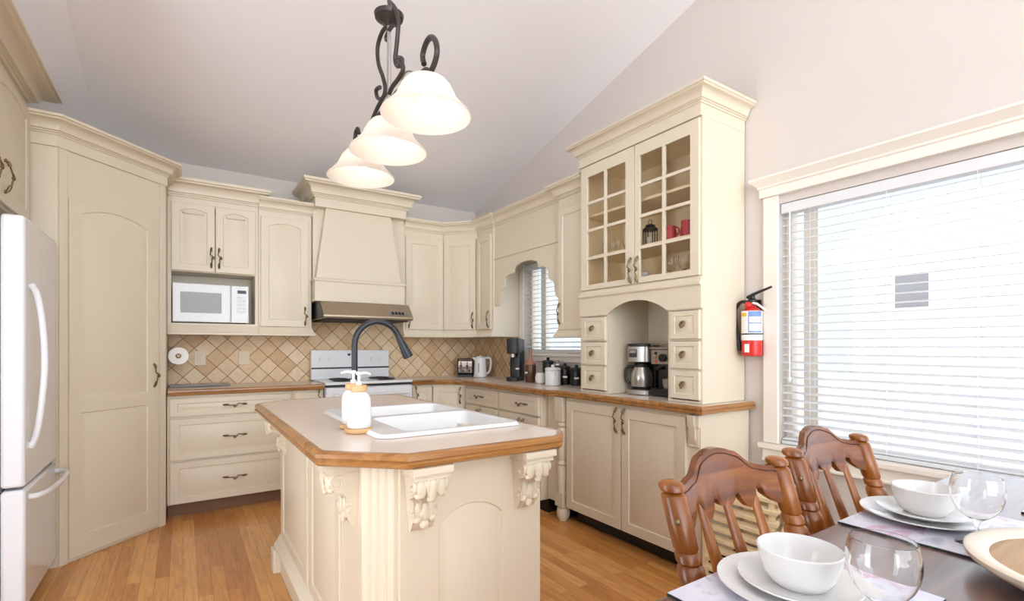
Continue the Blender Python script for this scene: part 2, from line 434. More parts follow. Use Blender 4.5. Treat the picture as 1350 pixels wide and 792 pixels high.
def door(root, x0, x1, z0, z1, yf=-0.018, t=0.018, rise=0.0, hx=None, hz=None, fr=0.058, split=None, name='door', panels=None, m='cream'):
    bm = B()
    if panels is None:
        if split: panels = [arch_poly(x0 + fr, x1 - fr, z0 + fr * 1.7, split[0], 0), arch_poly(x0 + fr, x1 - fr, split[1], z1 - fr * 0.7, rise)]
        else: panels = [arch_poly(x0 + fr, x1 - fr, z0 + fr, z1 - fr * (0.75 if rise else 1), rise)]
    panel_slab(bm, x0, x1, z0, z1, yf, t, panels)
    d = part(name, bm, m, root)
    if hx is not None: pull(d, hx, yf, hz)
    return d
def drawer(root, x0, x1, z0, z1, hx=None, yf=-0.018, t=0.018, fr=0.045):
    bm = B(); panel_slab(bm, x0, x1, z0, z1, yf, t, [arch_poly(x0 + fr, x1 - fr, z0 + fr * .8, z1 - fr * .8, 0)], [(0.004, 0.005), (0.010, 0.005), (0.024, 0.0005)])
    d = part('drawer', bm, 'cream', root)
    if hx is not None: pull(d, hx, yf, (z0 + z1) / 2 + .005, True)
    return d

# ------------------------------------------------------------------ the room
YB, XR, XL = 4.72, 2.66, -1.36
YN = -3.6
def ceil_z(y): return 2.68 + 0.25 * (YB - y)
bm = B(); box(bm, XL - .1, XR + .1, YN - 1.2, YB + .1, -.1, 0); struct('floor', bm, 'floor_wood')
bm = B(); box(bm, XL - .1, XR + .1, YB, YB + .1, 0, 2.72); struct('wall_back', bm, 'wall_paint')
# right wall with two window openings
W1 = (-0.62, 1.41, 0.70, 1.985)      # big window  y0,y1,z0,z1
W2 = (2.93, 3.79, 1.165, 1.985)      # small window over the worktop
bm = B()
outer = [(YN, 0), (YB, 0), (YB, ceil_z(YB)), (YN, ceil_z(YN))]
hole = lambda w: [(w[0], w[2]), (w[1], w[2]), (w[1], w[3]), (w[0], w[3])]
holed(bm, outer, [hole(W1), hole(W2)], XR, XR + .14, 'x'); struct('wall_right', bm, 'wall_paint')
bm = B()   # left wall; unseen opening added to let sky light in from the side
holed(bm, [(YN, 0), (YB, 0), (YB, 2.44), (YN, 2.44)], [[(1.0, .02), (1.9, .02), (1.9, 2.1), (1.0, 2.1)]], XL - .1, XL, 'x'); struct('wall_left', bm, 'wall_paint')
bm = B()   # sloped ceiling, rising towards the room
loops_skin(bm, [[(-.51, YB + .05, ceil_z(YB + .05)), (XR + .12, YB + .05, ceil_z(YB + .05)), (XR + .12, YN, ceil_z(YN)), (-.51, YN, ceil_z(YN))],
                [(-.51, YB + .05, ceil_z(YB + .05) + .1), (XR + .12, YB + .05, ceil_z(YB + .05) + .1), (XR + .12, YN, ceil_z(YN) + .1), (-.51, YN, ceil_z(YN) + .1)]])
struct('ceiling', bm, 'ceiling_paint')
bm = B()   # the lower slope of the ceiling over the cupboards on the left
q = []
for dz in (0, .06):
    ys = [YB + .05, YN]
    low = [(-.505 - (ceil_z(y) - 2.45) / 1.2) for y in ys]
    q.append([(-.505, ys[0], ceil_z(ys[0]) - .006 + dz), (-.505, ys[1], ceil_z(ys[1]) - .006 + dz), (low[1], ys[1], 2.45 + dz), (low[0], ys[0], 2.45 + dz)])
loops_skin(bm, q); struct('ceiling_left', bm, 'ceiling_paint')

# backsplash tiles
bm = B(); box(bm, -.098, 2.655, YB - .012, YB - .001, .916, 1.62)
solo('tile_backsplash', bm, 'tile_back', 'beige stone backsplash of diagonal tiles behind the stove and microwave run', 'backsplash', (1.2, YB - .006, .916))
bm = B(); box(bm, XR - .012, XR - .001, 3.905, YB - .013, .916, 1.312)
solo('tile_backsplash', bm, 'tile_side', 'short beige diagonal tile backsplash behind the white kettle, right of the corner', 'backsplash', (XR - .006, 4.3, .916))

# ------------------------------------------------------------------ windows
def window(idx, w, mull, depth=.14):
    y0, y1, z0, z1 = w
    bm = B()
    holed(bm, [(y0, z0), (y1, z0), (y1, z1), (y0, z1)], [[(y0 + .03, z0 + .03), (y1 - .03, z0 + .03), (y1 - .03, z1 - .03), (y0 + .03, z1 - .03)]], XR + .07, XR + .139, 'x')
    for m in mull: box(bm, XR + .08, XR + .13, m - .035, m + .035, z0 + .03, z1 - .03)
    f = struct('window_%d' % idx, bm, 'trim_white')
    bm = B(); box(bm, XR + .101, XR + .106, y0 + .02, y1 - .02, z0 + .02, z1 - .02)
    g = struct('window_pane', bm, 'pane', f); return f
window(1, W1, [1.29, -.05])
window(2, W2, [3.60])
# casing of the big window: side casing, stool and a crown head
bm = B(); box(bm, XR - .022, XR - .001, 1.41, 1.49, .70, 2.03); box(bm, XR - .022, XR - .001, W1[0] - .08, W1[0], .70, 2.03)
struct('trim_1', bm, 'trim_white', bevel=.004)
bm = B(); sweep(bm, [(XR - .001, 1.500), (XR - .024, 1.500), (XR - .024, W1[0] - .1), (XR - .001, W1[0] - .1)],
                [(0, 2.03), (.006, 2.03), (.006, 2.075), (.014, 2.08), (.014, 2.09), (.020, 2.095), (.03, 2.108), (.042, 2.118), (.046, 2.122), (.046, 2.132), (0, 2.132)])
box(bm, XR - .024, XR - .001, W1[0] - .1, 1.5, 2.03, 2.132)
struct('trim_2', bm, 'trim_white')
bm = B(); box(bm, XR - .052, XR + .07, W1[0] - .1, 1.505, .672, .699); box(bm, XR - .030, XR - .001, W1[0] - .08, 1.49, .612, .672); box(bm, XR - .040, XR - .001, W1[0] - .08, 1.49, .604, .618)
struct('trim_3', bm, 'trim_white', bevel=.004)
bm = B(); box(bm, XR - .035, XR + .07, 2.90, 3.80, 1.138, 1.166); box(bm, XR - .016, XR - .001, 2.92, 3.79, 1.09, 1.138)
struct('trim_4', bm, 'trim_white', bevel=.003)
bm = B(); box(bm, XR - .015, XR - .001, 3.79, 3.85, 1.165, 2.0); struct('trim_5', bm, 'trim_white')

def blind(label, y0, y1, z0, z1, x, pitch, cords, dep=.048, tilt=.16):
    t = thing('window_blind', label, 'blind', (x, (y0 + y1) / 2, z0))
    bm = B(); box(bm, x - .03, x + .03, y0, y1, z1 - .052, z1); part('headrail', bm, 'slat_white', t, True, .003)
    bm = B(); z = z1 - .075; n = 0
    while z > z0 + .03:
        c, s_ = math.cos(tilt) * dep / 2, math.sin(tilt) * dep / 2
        loops_skin(bm, [[(x - c, y, z - s_ - .0013), (x, y, z - .0013 + .003), (x + c, y, z + s_ - .0013), (x + c, y, z + s_ + .0013), (x, y, z + .0013 + .003), (x - c, y, z - s_ + .0013)] for y in (y0 + .004, y1 - .004)])
        z -= pitch; n += 1
    part('slats', bm, 'slat_white', t, True)
    bm = B(); box(bm, x - .026, x + .026, y0 + .002, y1 - .002, z0 + .001, z0 + .02); part('bottom_rail', bm, 'slat_white', t, True, .002)
    for cy in cords:
        bm = B()
        for sx in (-dep / 2 - .001, dep / 2 + .001): tube(bm, [(x + sx, cy, z0 + .01), (x + sx, cy, z1 - .05)], .0014, 5)
        part('ladder_cord', bm, 'slat_white', t, True)
    return t
b1 = blind('wide white slatted blind on the large window over the dining table', W1[0] + .005, W1[1] - .005, .702, 1.982, XR + .033, .0405, [1.26, .93, .62, .2, -.3])
bm = B(); tube(bm, [(XR - .004, 1.355, 1.93), (XR - .006, 1.355, 1.06)], .0035, 6); ball(bm, (XR - .006, 1.355, 1.05), .009, 1, 1, 2, 8); part('tilt_wand', bm, 'slat_white', b1, True)
b2 = blind('small white slatted blind on the window over the worktop', W2[0] + .005, W2[1] - .005, 1.168, 1.982, XR + .033, .0405, [3.65, 3.1])

# outside: pale yard and the neighbouring house
bm = B(); box(bm, 2.9, 40, -25, 30, -.9, -.8); struct('ground', bm, 'snow')
h = thing('neighbour_house', 'pale house with small dark window seen faintly through the large blind', 'house', (11, -1, -.8))
bm = B(); box(bm, 9, 14, -9, 3.6, -.8, 2.6); part('wall', bm, 'siding', h, True)
bm = B(); prism_y(bm, [(8.6, 2.6), (14.4, 2.6), (11.5, 4.0)], -9.3, 3.9); part('roof', bm, 'snow', h, True)
bm = B(); box(bm, 8.93, 9.02, 2.55, 3.05, 1.75, 2.35); f = part('window', bm, 'snow', h, True)
bm = B(); box(bm, 8.91, 8.94, 2.60, 3.0, 1.80, 2.30); part('glass', bm, 'house_dark', f, True)

# ------------------------------------------------------------------ refrigerator
r = thing('refrigerator', 'white glossy refrigerator with freezer drawer below, at left edge of room', 'refrigerator', (-.96, 3.32, 0))
bm = B(); box(bm, -1.34, -.668, 3.0, 3.645, .02, 1.785); part('body', bm, 'white_gloss', r, True, .006)
bm = B(); box(bm, -.66, -.58, 2.998, 3.648, .602, 1.80); d = part('door', bm, 'white_gloss', r, True, .014)
bm = B()
pts = smooth_path([(-.578, 3.075, 1.50), (-.556, 3.075, 1.46), (-.538, 3.078, 1.33), (-.530, 3.08, 1.16), (-.538, 3.078, .99), (-.556, 3.075, .83), (-.578, 3.075, .765)], 6)
tube(bm, pts, [.013 if 2 < i < len(pts) - 3 else .017 for i in range(len(pts))], 10); part('handle', bm, 'white_gloss', d, True)
bm = B(); box(bm, -.66, -.58, 2.998, 3.648, .06, .590); d = part('freezer_drawer', bm, 'white_gloss', r, True, .014)
bm = B()
pts = smooth_path([(-.580, 3.06, .545), (-.552, 3.07, .545), (-.528, 3.14, .545), (-.514, 3.30, .545), (-.514, 3.42, .545), (-.522, 3.54, .545), (-.545, 3.60, .545), (-.580, 3.615, .545)], 6)
tube(bm, pts, .0135, 10); part('handle', bm, 'white_gloss', d, True)
bm = B(); box(bm, -1.30, -.66, 3.02, 3.62, .0, .055); part('base_grille', bm, 'dark_gap', r, True)

# cupboard above the refrigerator
c = thing('fridge_cabinet', 'cream wall cabinet above the white refrigerator', 'cabinet', (-.698, 2.45, 1.86), PI / 2)
bm = B(); box(bm, 0, 1.195, 0, .655, 1.86, 2.43); box(bm, 0, 1.195, 0, .02, 2.43, 2.54); part('carcass', bm, 'cream', c, bevel=.002)
door(c, .01, .575, 1.875, 2.48, rise=.03, hx=.54, hz=2.00); door(c, .595, 1.16, 1.875, 2.48, rise=.03, hx=.715, hz=2.00)
bm = B(); sweep(bm, [(0, .15), (0, 0), (1.19, 0), (1.19, .02)], crown_prof(2.53, 2.615, .125)); part('crown_molding', bm, 'cream', c)

# ------------------------------------------------------------------ diagonal pantry
PX, PY = -.58, 3.665
p = thing('pantry_cabinet', 'tall cream corner pantry with a single two-panel door, beside the refrigerator', 'pantry', (PX, PY, 0), PI / 4)
bm = B(); prism(bm, [(-1.34, 3.665), (-.58, 3.665), (-.10, 4.145), (-.10, 4.70), (-1.34, 4.70)], 0, 2.40); part('carcass', bm, 'cream', p, True, .003)
bm = B()   # frieze band
prism(bm, [(-.69, 3.653), (-.575, 3.653), (-.090, 4.138), (-.090, 4.40), (-.3, 4.40), (-.69, 4.0)], 2.322, 2.40); part('frieze', bm, 'cream', p, True, .002)
door(p, .056, .612, .02, 2.06, yf=-.012, t=.012, panels=[arch_poly(.118, .535, .135, .840, 0), arch_poly(.118, .535, .925, 2.035, .05)], hx=.578, hz=1.03)
bm = B(); sweep(bm, [(-.70, 3.655), (-.577, 3.655), (-.094, 4.138), (-.094, 4.69)], crown_prof(2.385, 2.478, .085)); part('crown_molding', bm, 'cream', p, True)
bm = B(); box(bm, .628, .672, -.008, 0, 0, 2.322); box(bm, .004, .048, -.008, 0, 0, 2.322); part('stile', bm, 'cream', p, bevel=.002)

# ------------------------------------------------------------------ wall cabinets, back wall
FY = 4.418
def rail(w, ret=False, z0=1.312, z1=1.385, left=False, dep=.28):
    pr = [(0, z0), (.030, z0), (.030, z0 + .012), (.022, z0 + .022), (.014, z0 + .036), (.008, z0 + .055), (.0, z1)]
    bm = B(); path = ([(0, dep)] if left else []) + [(0, 0), (w, 0)] + ([(w, dep)] if ret else [])
    sweep(bm, path, pr); return bm
c = thing('wall_cabinet', 'cream two-door wall cabinet with open niche holding the white microwave', 'cabinet', (-.098, FY, 1.312), 0, 'wall cabinets')
bm = B()
box(bm, 0, .024, 0, .29, 1.312, 2.34); box(bm, .575, .598, 0, .29, 1.312, 2.34); box(bm, .024, .575, 0, .29, 1.312, 1.398)
box(bm, .024, .575, 0, .29, 1.782, 1.80); box(bm, .024, .575, 0, .29, 2.28, 2.34); box(bm, .024, .575, .275, .29, 1.398, 2.28)
part('carcass', bm, 'cream', c)
door(c, .024, .2995, 1.788, 2.29, rise=.022, hx=.276, hz=1.897, fr=.05); door(c, .3035, .575, 1.788, 2.29, rise=.022, hx=.327, hz=1.897, fr=.05)
part('light_rail', rail(.598), 'cream', c)
bm = B(); sweep(bm, [(0, 0), (.598, 0), (.598, .29)], crown_prof(2.335, 2.462, .085)); part('crown_molding', bm, 'cream', c)
c = thing('wall_cabinet', 'cream single-door wall cabinet between the microwave niche and range hood', 'cabinet', (.502, FY, 1.312), 0, 'wall cabinets')
bm = B(); box(bm, 0, .40, 0, .29, 1.312, 2.32); part('carcass', bm, 'cream', c, bevel=.002)
door(c, .014, .372, 1.384, 2.268, rise=.028, hx=.345, hz=1.475)
part('light_rail', rail(.40, True), 'cream', c)
bm = B(); sweep(bm, [(0, 0), (.40, 0), (.40, .29)], crown_prof(2.318, 2.415, .075)); part('crown_molding', bm, 'cream', c)

# hood chimney
hc = thing('hood_chimney', 'tall cream tapered chimney hood cover above the stove', 'hood cover', (1.30, 4.5, 1.60))
bm = B(); box(bm, .907, 1.712, 4.385, 4.705, 1.60, 2.40); part('back_panel', bm, 'cream', hc, True, .002)
bm = B(); loops_skin(bm, [[(.915, 4.31, 1.78), (1.662, 4.31, 1.78), (1.56, 4.325, 2.40), (1.0, 4.325, 2.40)], [(.915, 4.388, 1.78), (1.662, 4.388, 1.78), (1.56, 4.388, 2.40), (1.0, 4.388, 2.40)]])
part('tapered_front', bm, 'cream', hc, True, .004)
bm = B(); box(bm, .903, 1.676, 4.292, 4.40, 1.60, 1.772); part('lower_band', bm, 'cream', hc, True, .003)
bm = B(); sweep(bm, [(.903, 4.40), (.903, 4.292), (1.676, 4.292), (1.676, 4.40)], [(0, 1.765), (.006, 1.765), (.012, 1.772), (.012, 1.782), (.004, 1.79), (0, 1.795)]); box(bm, .903, 1.676, 4.292, 4.40, 1.765, 1.79)
part('bead', bm, 'cream', hc, True)
bm = B(); box(bm, .907, 1.70, 4.30, 4.705, 2.385, 2.50); part('frieze', bm, 'cream', hc, True, .002)
bm = B(); sweep(bm, [(.907, 4.705), (.907, 4.30), (1.70, 4.30), (1.70, 4.705)], crown_prof(2.46, 2.592, .105)); part('crown_molding', bm, 'cream', hc, True)
rh = thing('range_hood', 'metal range hood with sloped front under the cream chimney', 'range hood', (1.31, 4.4, 1.445))
bm = B(); prism_x(bm, [(4.706, 1.452), (4.12, 1.452), (4.105, 1.462), (4.105, 1.478), (4.215, 1.592), (4.706, 1.598)], .93, 1.688); part('canopy', bm, 'hood_steel', rh, True, .003)
bm = B(); prism_x(bm, [(4.70, 1.453), (4.125, 1.453), (4.112, 1.465), (4.112, 1.477), (4.218, 1.588), (4.70, 1.594)], .926, .931); part('shaded_side', bm, 'black', rh, True, label='black sheet standing in for shade on the side')  # black sheet imitates the shade on the hood's left face
bm = B(); box(bm, .96, 1.66, 4.16, 4.66, 1.440, 1.453); part('filter', bm, 'dark_gap', rh, True)
bm = B(); loops_skin(bm, [[(x, 4.105 + .11 * k - .0, 1.478 + .114 * k) for x, k in ((1.47, .08), (1.66, .08), (1.66, .42), (1.47, .42))], [(x, 4.102 + .11 * k, 1.481 + .114 * k) for x, k in ((1.47, .08), (1.66, .08), (1.66, .42), (1.47, .42))]])
part('control_panel', bm, 'steel', rh, True)
for k in range(4):
    bm = B(); x = 1.50 + k * .03; loops_skin(bm, [[(xx, 4.101 + .11 * kk, 1.481 + .114 * kk) for xx, kk in ((x, .15), (x + .018, .15), (x + .018, .34), (x, .34))], [(xx, 4.098 + .11 * kk, 1.484 + .114 * kk) for xx, kk in ((x, .15), (x + .018, .15), (x + .018, .34), (x, .34))]])
    part('button', bm, 'black', rh, True)

# corner wall cabinets
c = thing('wall_cabinet', 'cream single-door wall cabinet just right of the range hood', 'cabinet', (1.716, FY, 1.312), 0, 'wall cabinets')
bm = B(); box(bm, 0, .41, 0, .29, 1.312, 2.33); part('carcass', bm, 'cream', c)
door(c, .02, .405, 1.384, 2.256, hx=.045, hz=1.475)
DX, DY = 2.128, FY; EX, EY = 2.358, 4.15
da = math.atan2(EY - DY, EX - DX); dl = math.hypot(EY - DY, EX - DX)
c = thing('wall_cabinet', 'cream diagonal wall cabinet in the room corner above the toaster', 'cabinet', (DX, DY, 1.312), da, 'wall cabinets')
bm = B(); prism(bm, [(2.128, FY), (2.358, 4.15), (2.645, 4.15), (2.645, 4.70), (2.128, 4.70)], 1.312, 2.33); part('carcass', bm, 'cream', c, True)
door(c, .01, dl - .012, 1.384, 2.256, hx=dl - .04, hz=1.475)
c = thing('wall_cabinet', 'cream narrow wall cabinet left of the small window', 'cabinet', (2.358, 4.148, 1.312), -PI / 2, 'wall cabinets')
bm = B(); box(bm, 0, .293, 0, .295, 1.312, 2.33); part('carcass', bm, 'cream', c, bevel=.003)
door(c, .015, .268, 1.384, 2.256, hx=.24, hz=1.475, fr=.05)
c = thing('wall_cabinet', 'cream narrow wall cabinet between the small window and glass hutch', 'cabinet', (2.338, 2.885, 1.29), -PI / 2, 'wall cabinets')
bm = B(); box(bm, 0, .32, 0, .315, 1.29, 2.33); part('carcass', bm, 'cream', c, bevel=.003)
door(c, .012, .312, 1.345, 2.235, hx=.037, hz=1.465, fr=.05)
part('light_rail', rail(.32, False, 1.29, 1.345, True), 'cream', c)
vb = thing('window_valance', 'cream scalloped valance board spanning above the small window', 'valance', (2.38, 3.37, 1.59))
half = [(.485, 2.33), (.485, 1.597), (.455, 1.588), (.425, 1.595), (.405, 1.615), (.392, 1.66), (.388, 1.70), (.375, 1.725), (.345, 1.735), (.325, 1.75), (.315, 1.775), (.312, 1.81), (.290, 1.84), (.245, 1.855), (.175, 1.86)]
arc = [(.175 * math.cos(k * PI / 12), 1.885 + .05 * math.sin(k * PI / 12)) for k in range(13)]
pl = [(3.37 + a, z) for a, z in half] + [(3.37 + a, z) for a, z in arc] + [(3.37 - a, z) for a, z in half[::-1]]
bm = B(); prism_x(bm, pl, 2.372, 2.392); part('board', bm, 'cream', vb, True, .002)
bm = B(); box(bm, 2.362, 2.373, 2.89, 3.85, 2.015, 2.03); part('bead', bm, 'cream', vb, True, .003)
bm = B(); cp_ = crown_prof(2.318, 2.42, .08)
sweep(bm, [(1.716, FY), (2.128, FY), (2.358, 4.15), (2.358, 3.855), (2.50, 3.855)], cp_)
sweep(bm, [(2.375, 3.85), (2.375, 2.89)], cp_)
sweep(bm, [(2.50, 2.887), (2.338, 2.887), (2.338, 2.567)], cp_)
solo('crown_molding', bm, 'cream', 'cream crown molding running round the corner cabinets and over the small window', 'crown molding', (2.2, 4.2, 2.318))
pr = [(0, 1.312), (.030, 1.312), (.030, 1.324), (.022, 1.334), (.014, 1.348), (.008, 1.367), (.0, 1.384)]
bm = B(); sweep(bm, [(1.716, FY), (2.128, FY), (2.358, 4.15), (2.358, 3.856)], pr)
solo('light_rail', bm, 'cream', 'cream light rail molding along the bottom of the corner wall cabinets', 'light rail', (2.1, 4.4, 1.312))

# ------------------------------------------------------------------ base cabinets
ZB0, ZB1 = .10, .872
def toe(root, w, dep=.45, back=.07, m='dark_gap', z1=.10):
    bm = B(); box(bm, .002, w - .002, back, dep, 0, z1); part('toe_kick', bm, m, root)
mat('toe_brown', srgb(120, 84, 56), 0.5, noise=.05)
c = thing('base_cabinet', 'cream base cabinet with three wide drawers beside the pantry', 'cabinet', (-.096, 4.238, 0), 0, 'base cabinets')
bm = B(); box(bm, 0, .818, 0, .465, ZB0, ZB1); part('carcass', bm, 'cream', c, bevel=.002)
drawer(c, .016, .80, .722, .852, .418); drawer(c, .016, .80, .412, .706, .418, fr=.055); drawer(c, .016, .80, .105, .398, .418, fr=.055); toe(c, .818, m='toe_brown')
c = thing('base_cabinet', 'cream narrow base cabinet left of the stove', 'cabinet', (.724, 4.238, 0), 0, 'base cabinets')
bm = B(); box(bm, 0, .232, 0, .465, ZB0, ZB1); part('carcass', bm, 'cream', c, bevel=.002)
door(c, .01, .222, .105, .852, hx=.195, hz=.80, fr=.045); toe(c, .232, m='toe_brown')
c = thing('base_cabinet', 'cream narrow base cabinet right of the stove', 'cabinet', (1.718, 4.238, 0), 0, 'base cabinets')
bm = B(); box(bm, 0, .21, 0, .465, ZB0, ZB1); part('carcass', bm, 'cream', c, bevel=.002)
door(c, .01, .20, .105, .852, hx=.04, hz=.785, fr=.045); toe(c, .21)
GX, GY, HX, HY = 1.932, 4.238, 2.152, 4.022
da = math.atan2(HY - GY, HX - GX); dl = math.hypot(HY - GY, HX - GX)
c = thing('base_cabinet', 'cream diagonal base cabinet in the room corner', 'cabinet', (GX, GY, 0), da, 'base cabinets')
bm = B(); prism(bm, [(GX, GY), (HX, HY), (2.645, HY), (2.645, 4.70), (GX, 4.70)], ZB0, ZB1); part('carcass', bm, 'cream', c, True)
door(c, .01, dl - .01, .105, .852, hx=dl - .035, hz=.775, fr=.045)
bm = B(); prism(bm, [(GX, GY + .09), (HX + .09, HY), (2.64, HY), (2.64, 4.69), (GX, 4.69)], 0, .10); part('toe_kick', bm, 'dark_gap', c, True)
for k, (y0, w, lab) in enumerate([(4.018, .572, 'cream base cabinet with drawer over two doors, below the black coffee machine'), (3.442, .562, 'cream base cabinet with drawer over two doors, below the white canisters')]):
    c = thing('base_cabinet', lab, 'cabinet', (2.168, y0, 0), -PI / 2, 'base cabinets')
    bm = B(); box(bm, 0, w, 0, .475, ZB0, ZB1); part('carcass', bm, 'cream', c, bevel=.002)
    hc_ = (4.018 - 3.75) if k == 0 else (3.442 - 3.10)
    drawer(c, .016, w - .012, .712, .852, hc_)
    m_ = hc_
    door(c, .016, m_ - .002, .105, .698, hx=m_ - .028, hz=.60, fr=.05); door(c, m_ + .002, w - .012, .105, .698, hx=m_ + .028, hz=.60, fr=.05); toe(c, w)

c = thing('base_cabinet', 'cream two-door base cabinet with turned post under the glass hutch', 'cabinet', (2.213, 2.872, 0), -PI / 2, 'base cabinets')
# local x = 2.872 - y
bm = B(); box(bm, .235, 1.297, 0, .435, .112, ZB1); box(bm, .0, .235, .012, .435, .112, ZB1); part('carcass', bm, 'cream', c, bevel=.003)
door(c, .246, .752, .114, .850, hx=.722, hz=.775, rise=0); door(c, .758, 1.216, .114, .850, hx=.788, hz=.775, rise=0)
bm = B(); box(bm, 1.228, 1.290, -.010, 0, .70, .866); box(bm, 1.222, 1.296, -.018, 0, .80, .866); part('pilaster', bm, 'cream', c, bevel=.003)
bm = B(); prism_x(bm, [(-.010, .715), (-.010, .866), (-.040, .866), (-.040, .85), (-.026, .80), (-.022, .75)], 1.242, 1.276)
part('bracket', bm, 'cream', c)
bm = B(); cxp, cyp = .175, .014
box(bm, cxp - .044, cxp + .044, cyp - .044, cyp + .03, .70, .868)
lathe(bm, [(.044, .698), (.036, .69), (.043, .68), (.043, .67), (.032, .655), (.038, .64), (.041, .54), (.041, .44), (.033, .425), (.042, .41), (.042, .40), (.033, .388), (.038, .37), (.040, .30), (.035, .20), (.038, .17)], 22, (cxp, cyp - .002, 0))
box(bm, cxp - .042, cxp + .042, cyp - .042, cyp + .03, .105, .20)
lathe(bm, [(.028, .108), (.030, .098), (.042, .088), (.047, .06), (.043, .03), (.032, .008), (.026, .0)], 22, (cxp, cyp, 0))
part('turned_post', bm, 'cream', c)
bm = B(); box(bm, .24, 1.292, .09, .435, .002, .112); box(bm, .0, .16, .09, .435, .002, .112); part('toe_kick', bm, 'black', c)

# worktops
EDGE = [(0, .874), (.014, .874), (.022, .880), (.024, .888), (.018, .893), (.023, .899), (.022, .910), (.014, .9165), (0, .917)]
def worktop(poly, front, label, loc, holes=[], cat='worktop', closed=False):
    bm = B(); holed(bm, poly, holes, .876, .916, 'z')
    w = solo('worktop', bm, 'laminate', label, cat, loc)
    bm = B(); sweep(bm, front, EDGE, closed); part('wood_edge', bm, 'oak_edge', w, True, label='oak wood edge')
    return w
worktop([(-.092, 4.212), (.958, 4.212), (.958, 4.706), (-.092, 4.706)], [(-.092, 4.212), (.958, 4.212)], 'beige laminate worktop with oak edge between pantry and stove', (.43, 4.45, .876))
fr = [(1.716, 4.212), (1.926, 4.212), (2.142, 4.008), (2.142, 2.765), (2.192, 2.715), (2.192, 1.560), (2.645, 1.560)]
worktop(fr + [(2.645, 4.706), (1.716, 4.706)], fr, 'long beige laminate worktop with oak edge along the right wall', (2.4, 3.0, .876))

# ------------------------------------------------------------------ stove
st = thing('stove', 'white electric stove below the range hood', 'stove', (1.337, 4.44, 0))
bm = B(); box(bm, .965, 1.709, 4.215, 4.70, .02, .885); part('body', bm, 'white_enamel', st, True, .004)
bm = B(); box(bm, .962, 1.712, 4.175, 4.70, .905, .928); part('cooktop', bm, 'white_enamel', st, True, .006)
bm = B(); box(bm, .966, 1.708, 4.205, 4.30, .885, .906); part('vent_gap', bm, 'black', st, True)
bm = B(); box(bm, .966, 1.708, 4.180, 4.215, .20, .878); d = part('oven_door', bm, 'white_enamel', st, True, .006)
bm = B(); tube(bm, [(1.02, 4.182, .82), (1.02, 4.14, .82), (1.65, 4.14, .82), (1.65, 4.182, .82)], .011, 8); part('handle', bm, 'white_enamel', d, True)
bm = B(); box(bm, .966, 1.708, 4.185, 4.215, .04, .19); part('storage_drawer', bm, 'white_enamel', st, True, .005)
bm = B(); box(bm, .945, 1.655, 4.635, 4.70, .926, 1.19); bg = part('backguard', bm, 'white_enamel', st, True, .006)
bm = B(); box(bm, .947, 1.653, 4.631, 4.637, 1.020, 1.034); part('trim_strip', bm, 'black', bg, True)
bm = B(); box(bm, 1.262, 1.286, 4.630, 4.637, 1.138, 1.158); part('clock', bm, 'black', bg, True)
for x in (1.03, 1.11, 1.49, 1.565):
    bm = B(); loops_skin(bm, [[(x + .020 * math.cos(a * PI / 8), yy, 1.105 + .020 * math.sin(a * PI / 8)) for a in range(16)] for yy in (4.637, 4.615)])
    box(bm, x - .004, x + .004, 4.608, 4.62, 1.088, 1.122); part('knob', bm, 'white_enamel', bg, True)
for (x, y, rr) in ((1.15, 4.33, .09), (1.52, 4.33, .075), (1.15, 4.53, .075), (1.52, 4.53, .09)):
    bm = B()
    for q in range(3):
        R0 = rr * (1 - q * .28); tube(bm, [(x + R0 * math.cos(a * PI / 10), y + R0 * math.sin(a * PI / 10), .934) for a in range(21)], .005, 6)
    part('burner', bm, 'black', st, True)

# ------------------------------------------------------------------ microwave
mw = thing('microwave', 'white microwave oven in the open cabinet niche', 'microwave', (.19, 4.55, 1.398))
bm = B(); box(bm, -.065, .428, 4.418, 4.68, 1.406, 1.695); part('body', bm, 'white_enamel', mw, True, .006)
bm = B(); box(bm, -.067, .305, 4.398, 4.418, 1.406, 1.695); d = part('door', bm, 'white_enamel', mw, True, .006)
bm = B(); box(bm, -.018, .245, 4.3955, 4.40, 1.475, 1.63); part('window', bm, 'grey_screen', d, True, .001)
bm = B(); box(bm, .309, .430, 4.400, 4.418, 1.406, 1.695); cp = part('control_panel', bm, 'white_enamel', mw, True, .005)
bm = B(); box(bm, .352, .412, 4.3975, 4.401, 1.635, 1.660); part('display', bm, 'black', cp, True)
for i in range(5):
    for j in range(3):
        bm = B(); box(bm, .350 + j * .021, .366 + j * .021, 4.3985, 4.401, 1.595 - i * .028, 1.612 - i * .028); part('button', bm, 'slat_white', cp, True)
bm = B()
for x in (-.04, .40):
    for y in (4.44, 4.64): lathe(bm, [(.012, 1.398), (.012, 1.407)], 10, (x, y, 0))
part('foot', bm, 'black', mw, True)

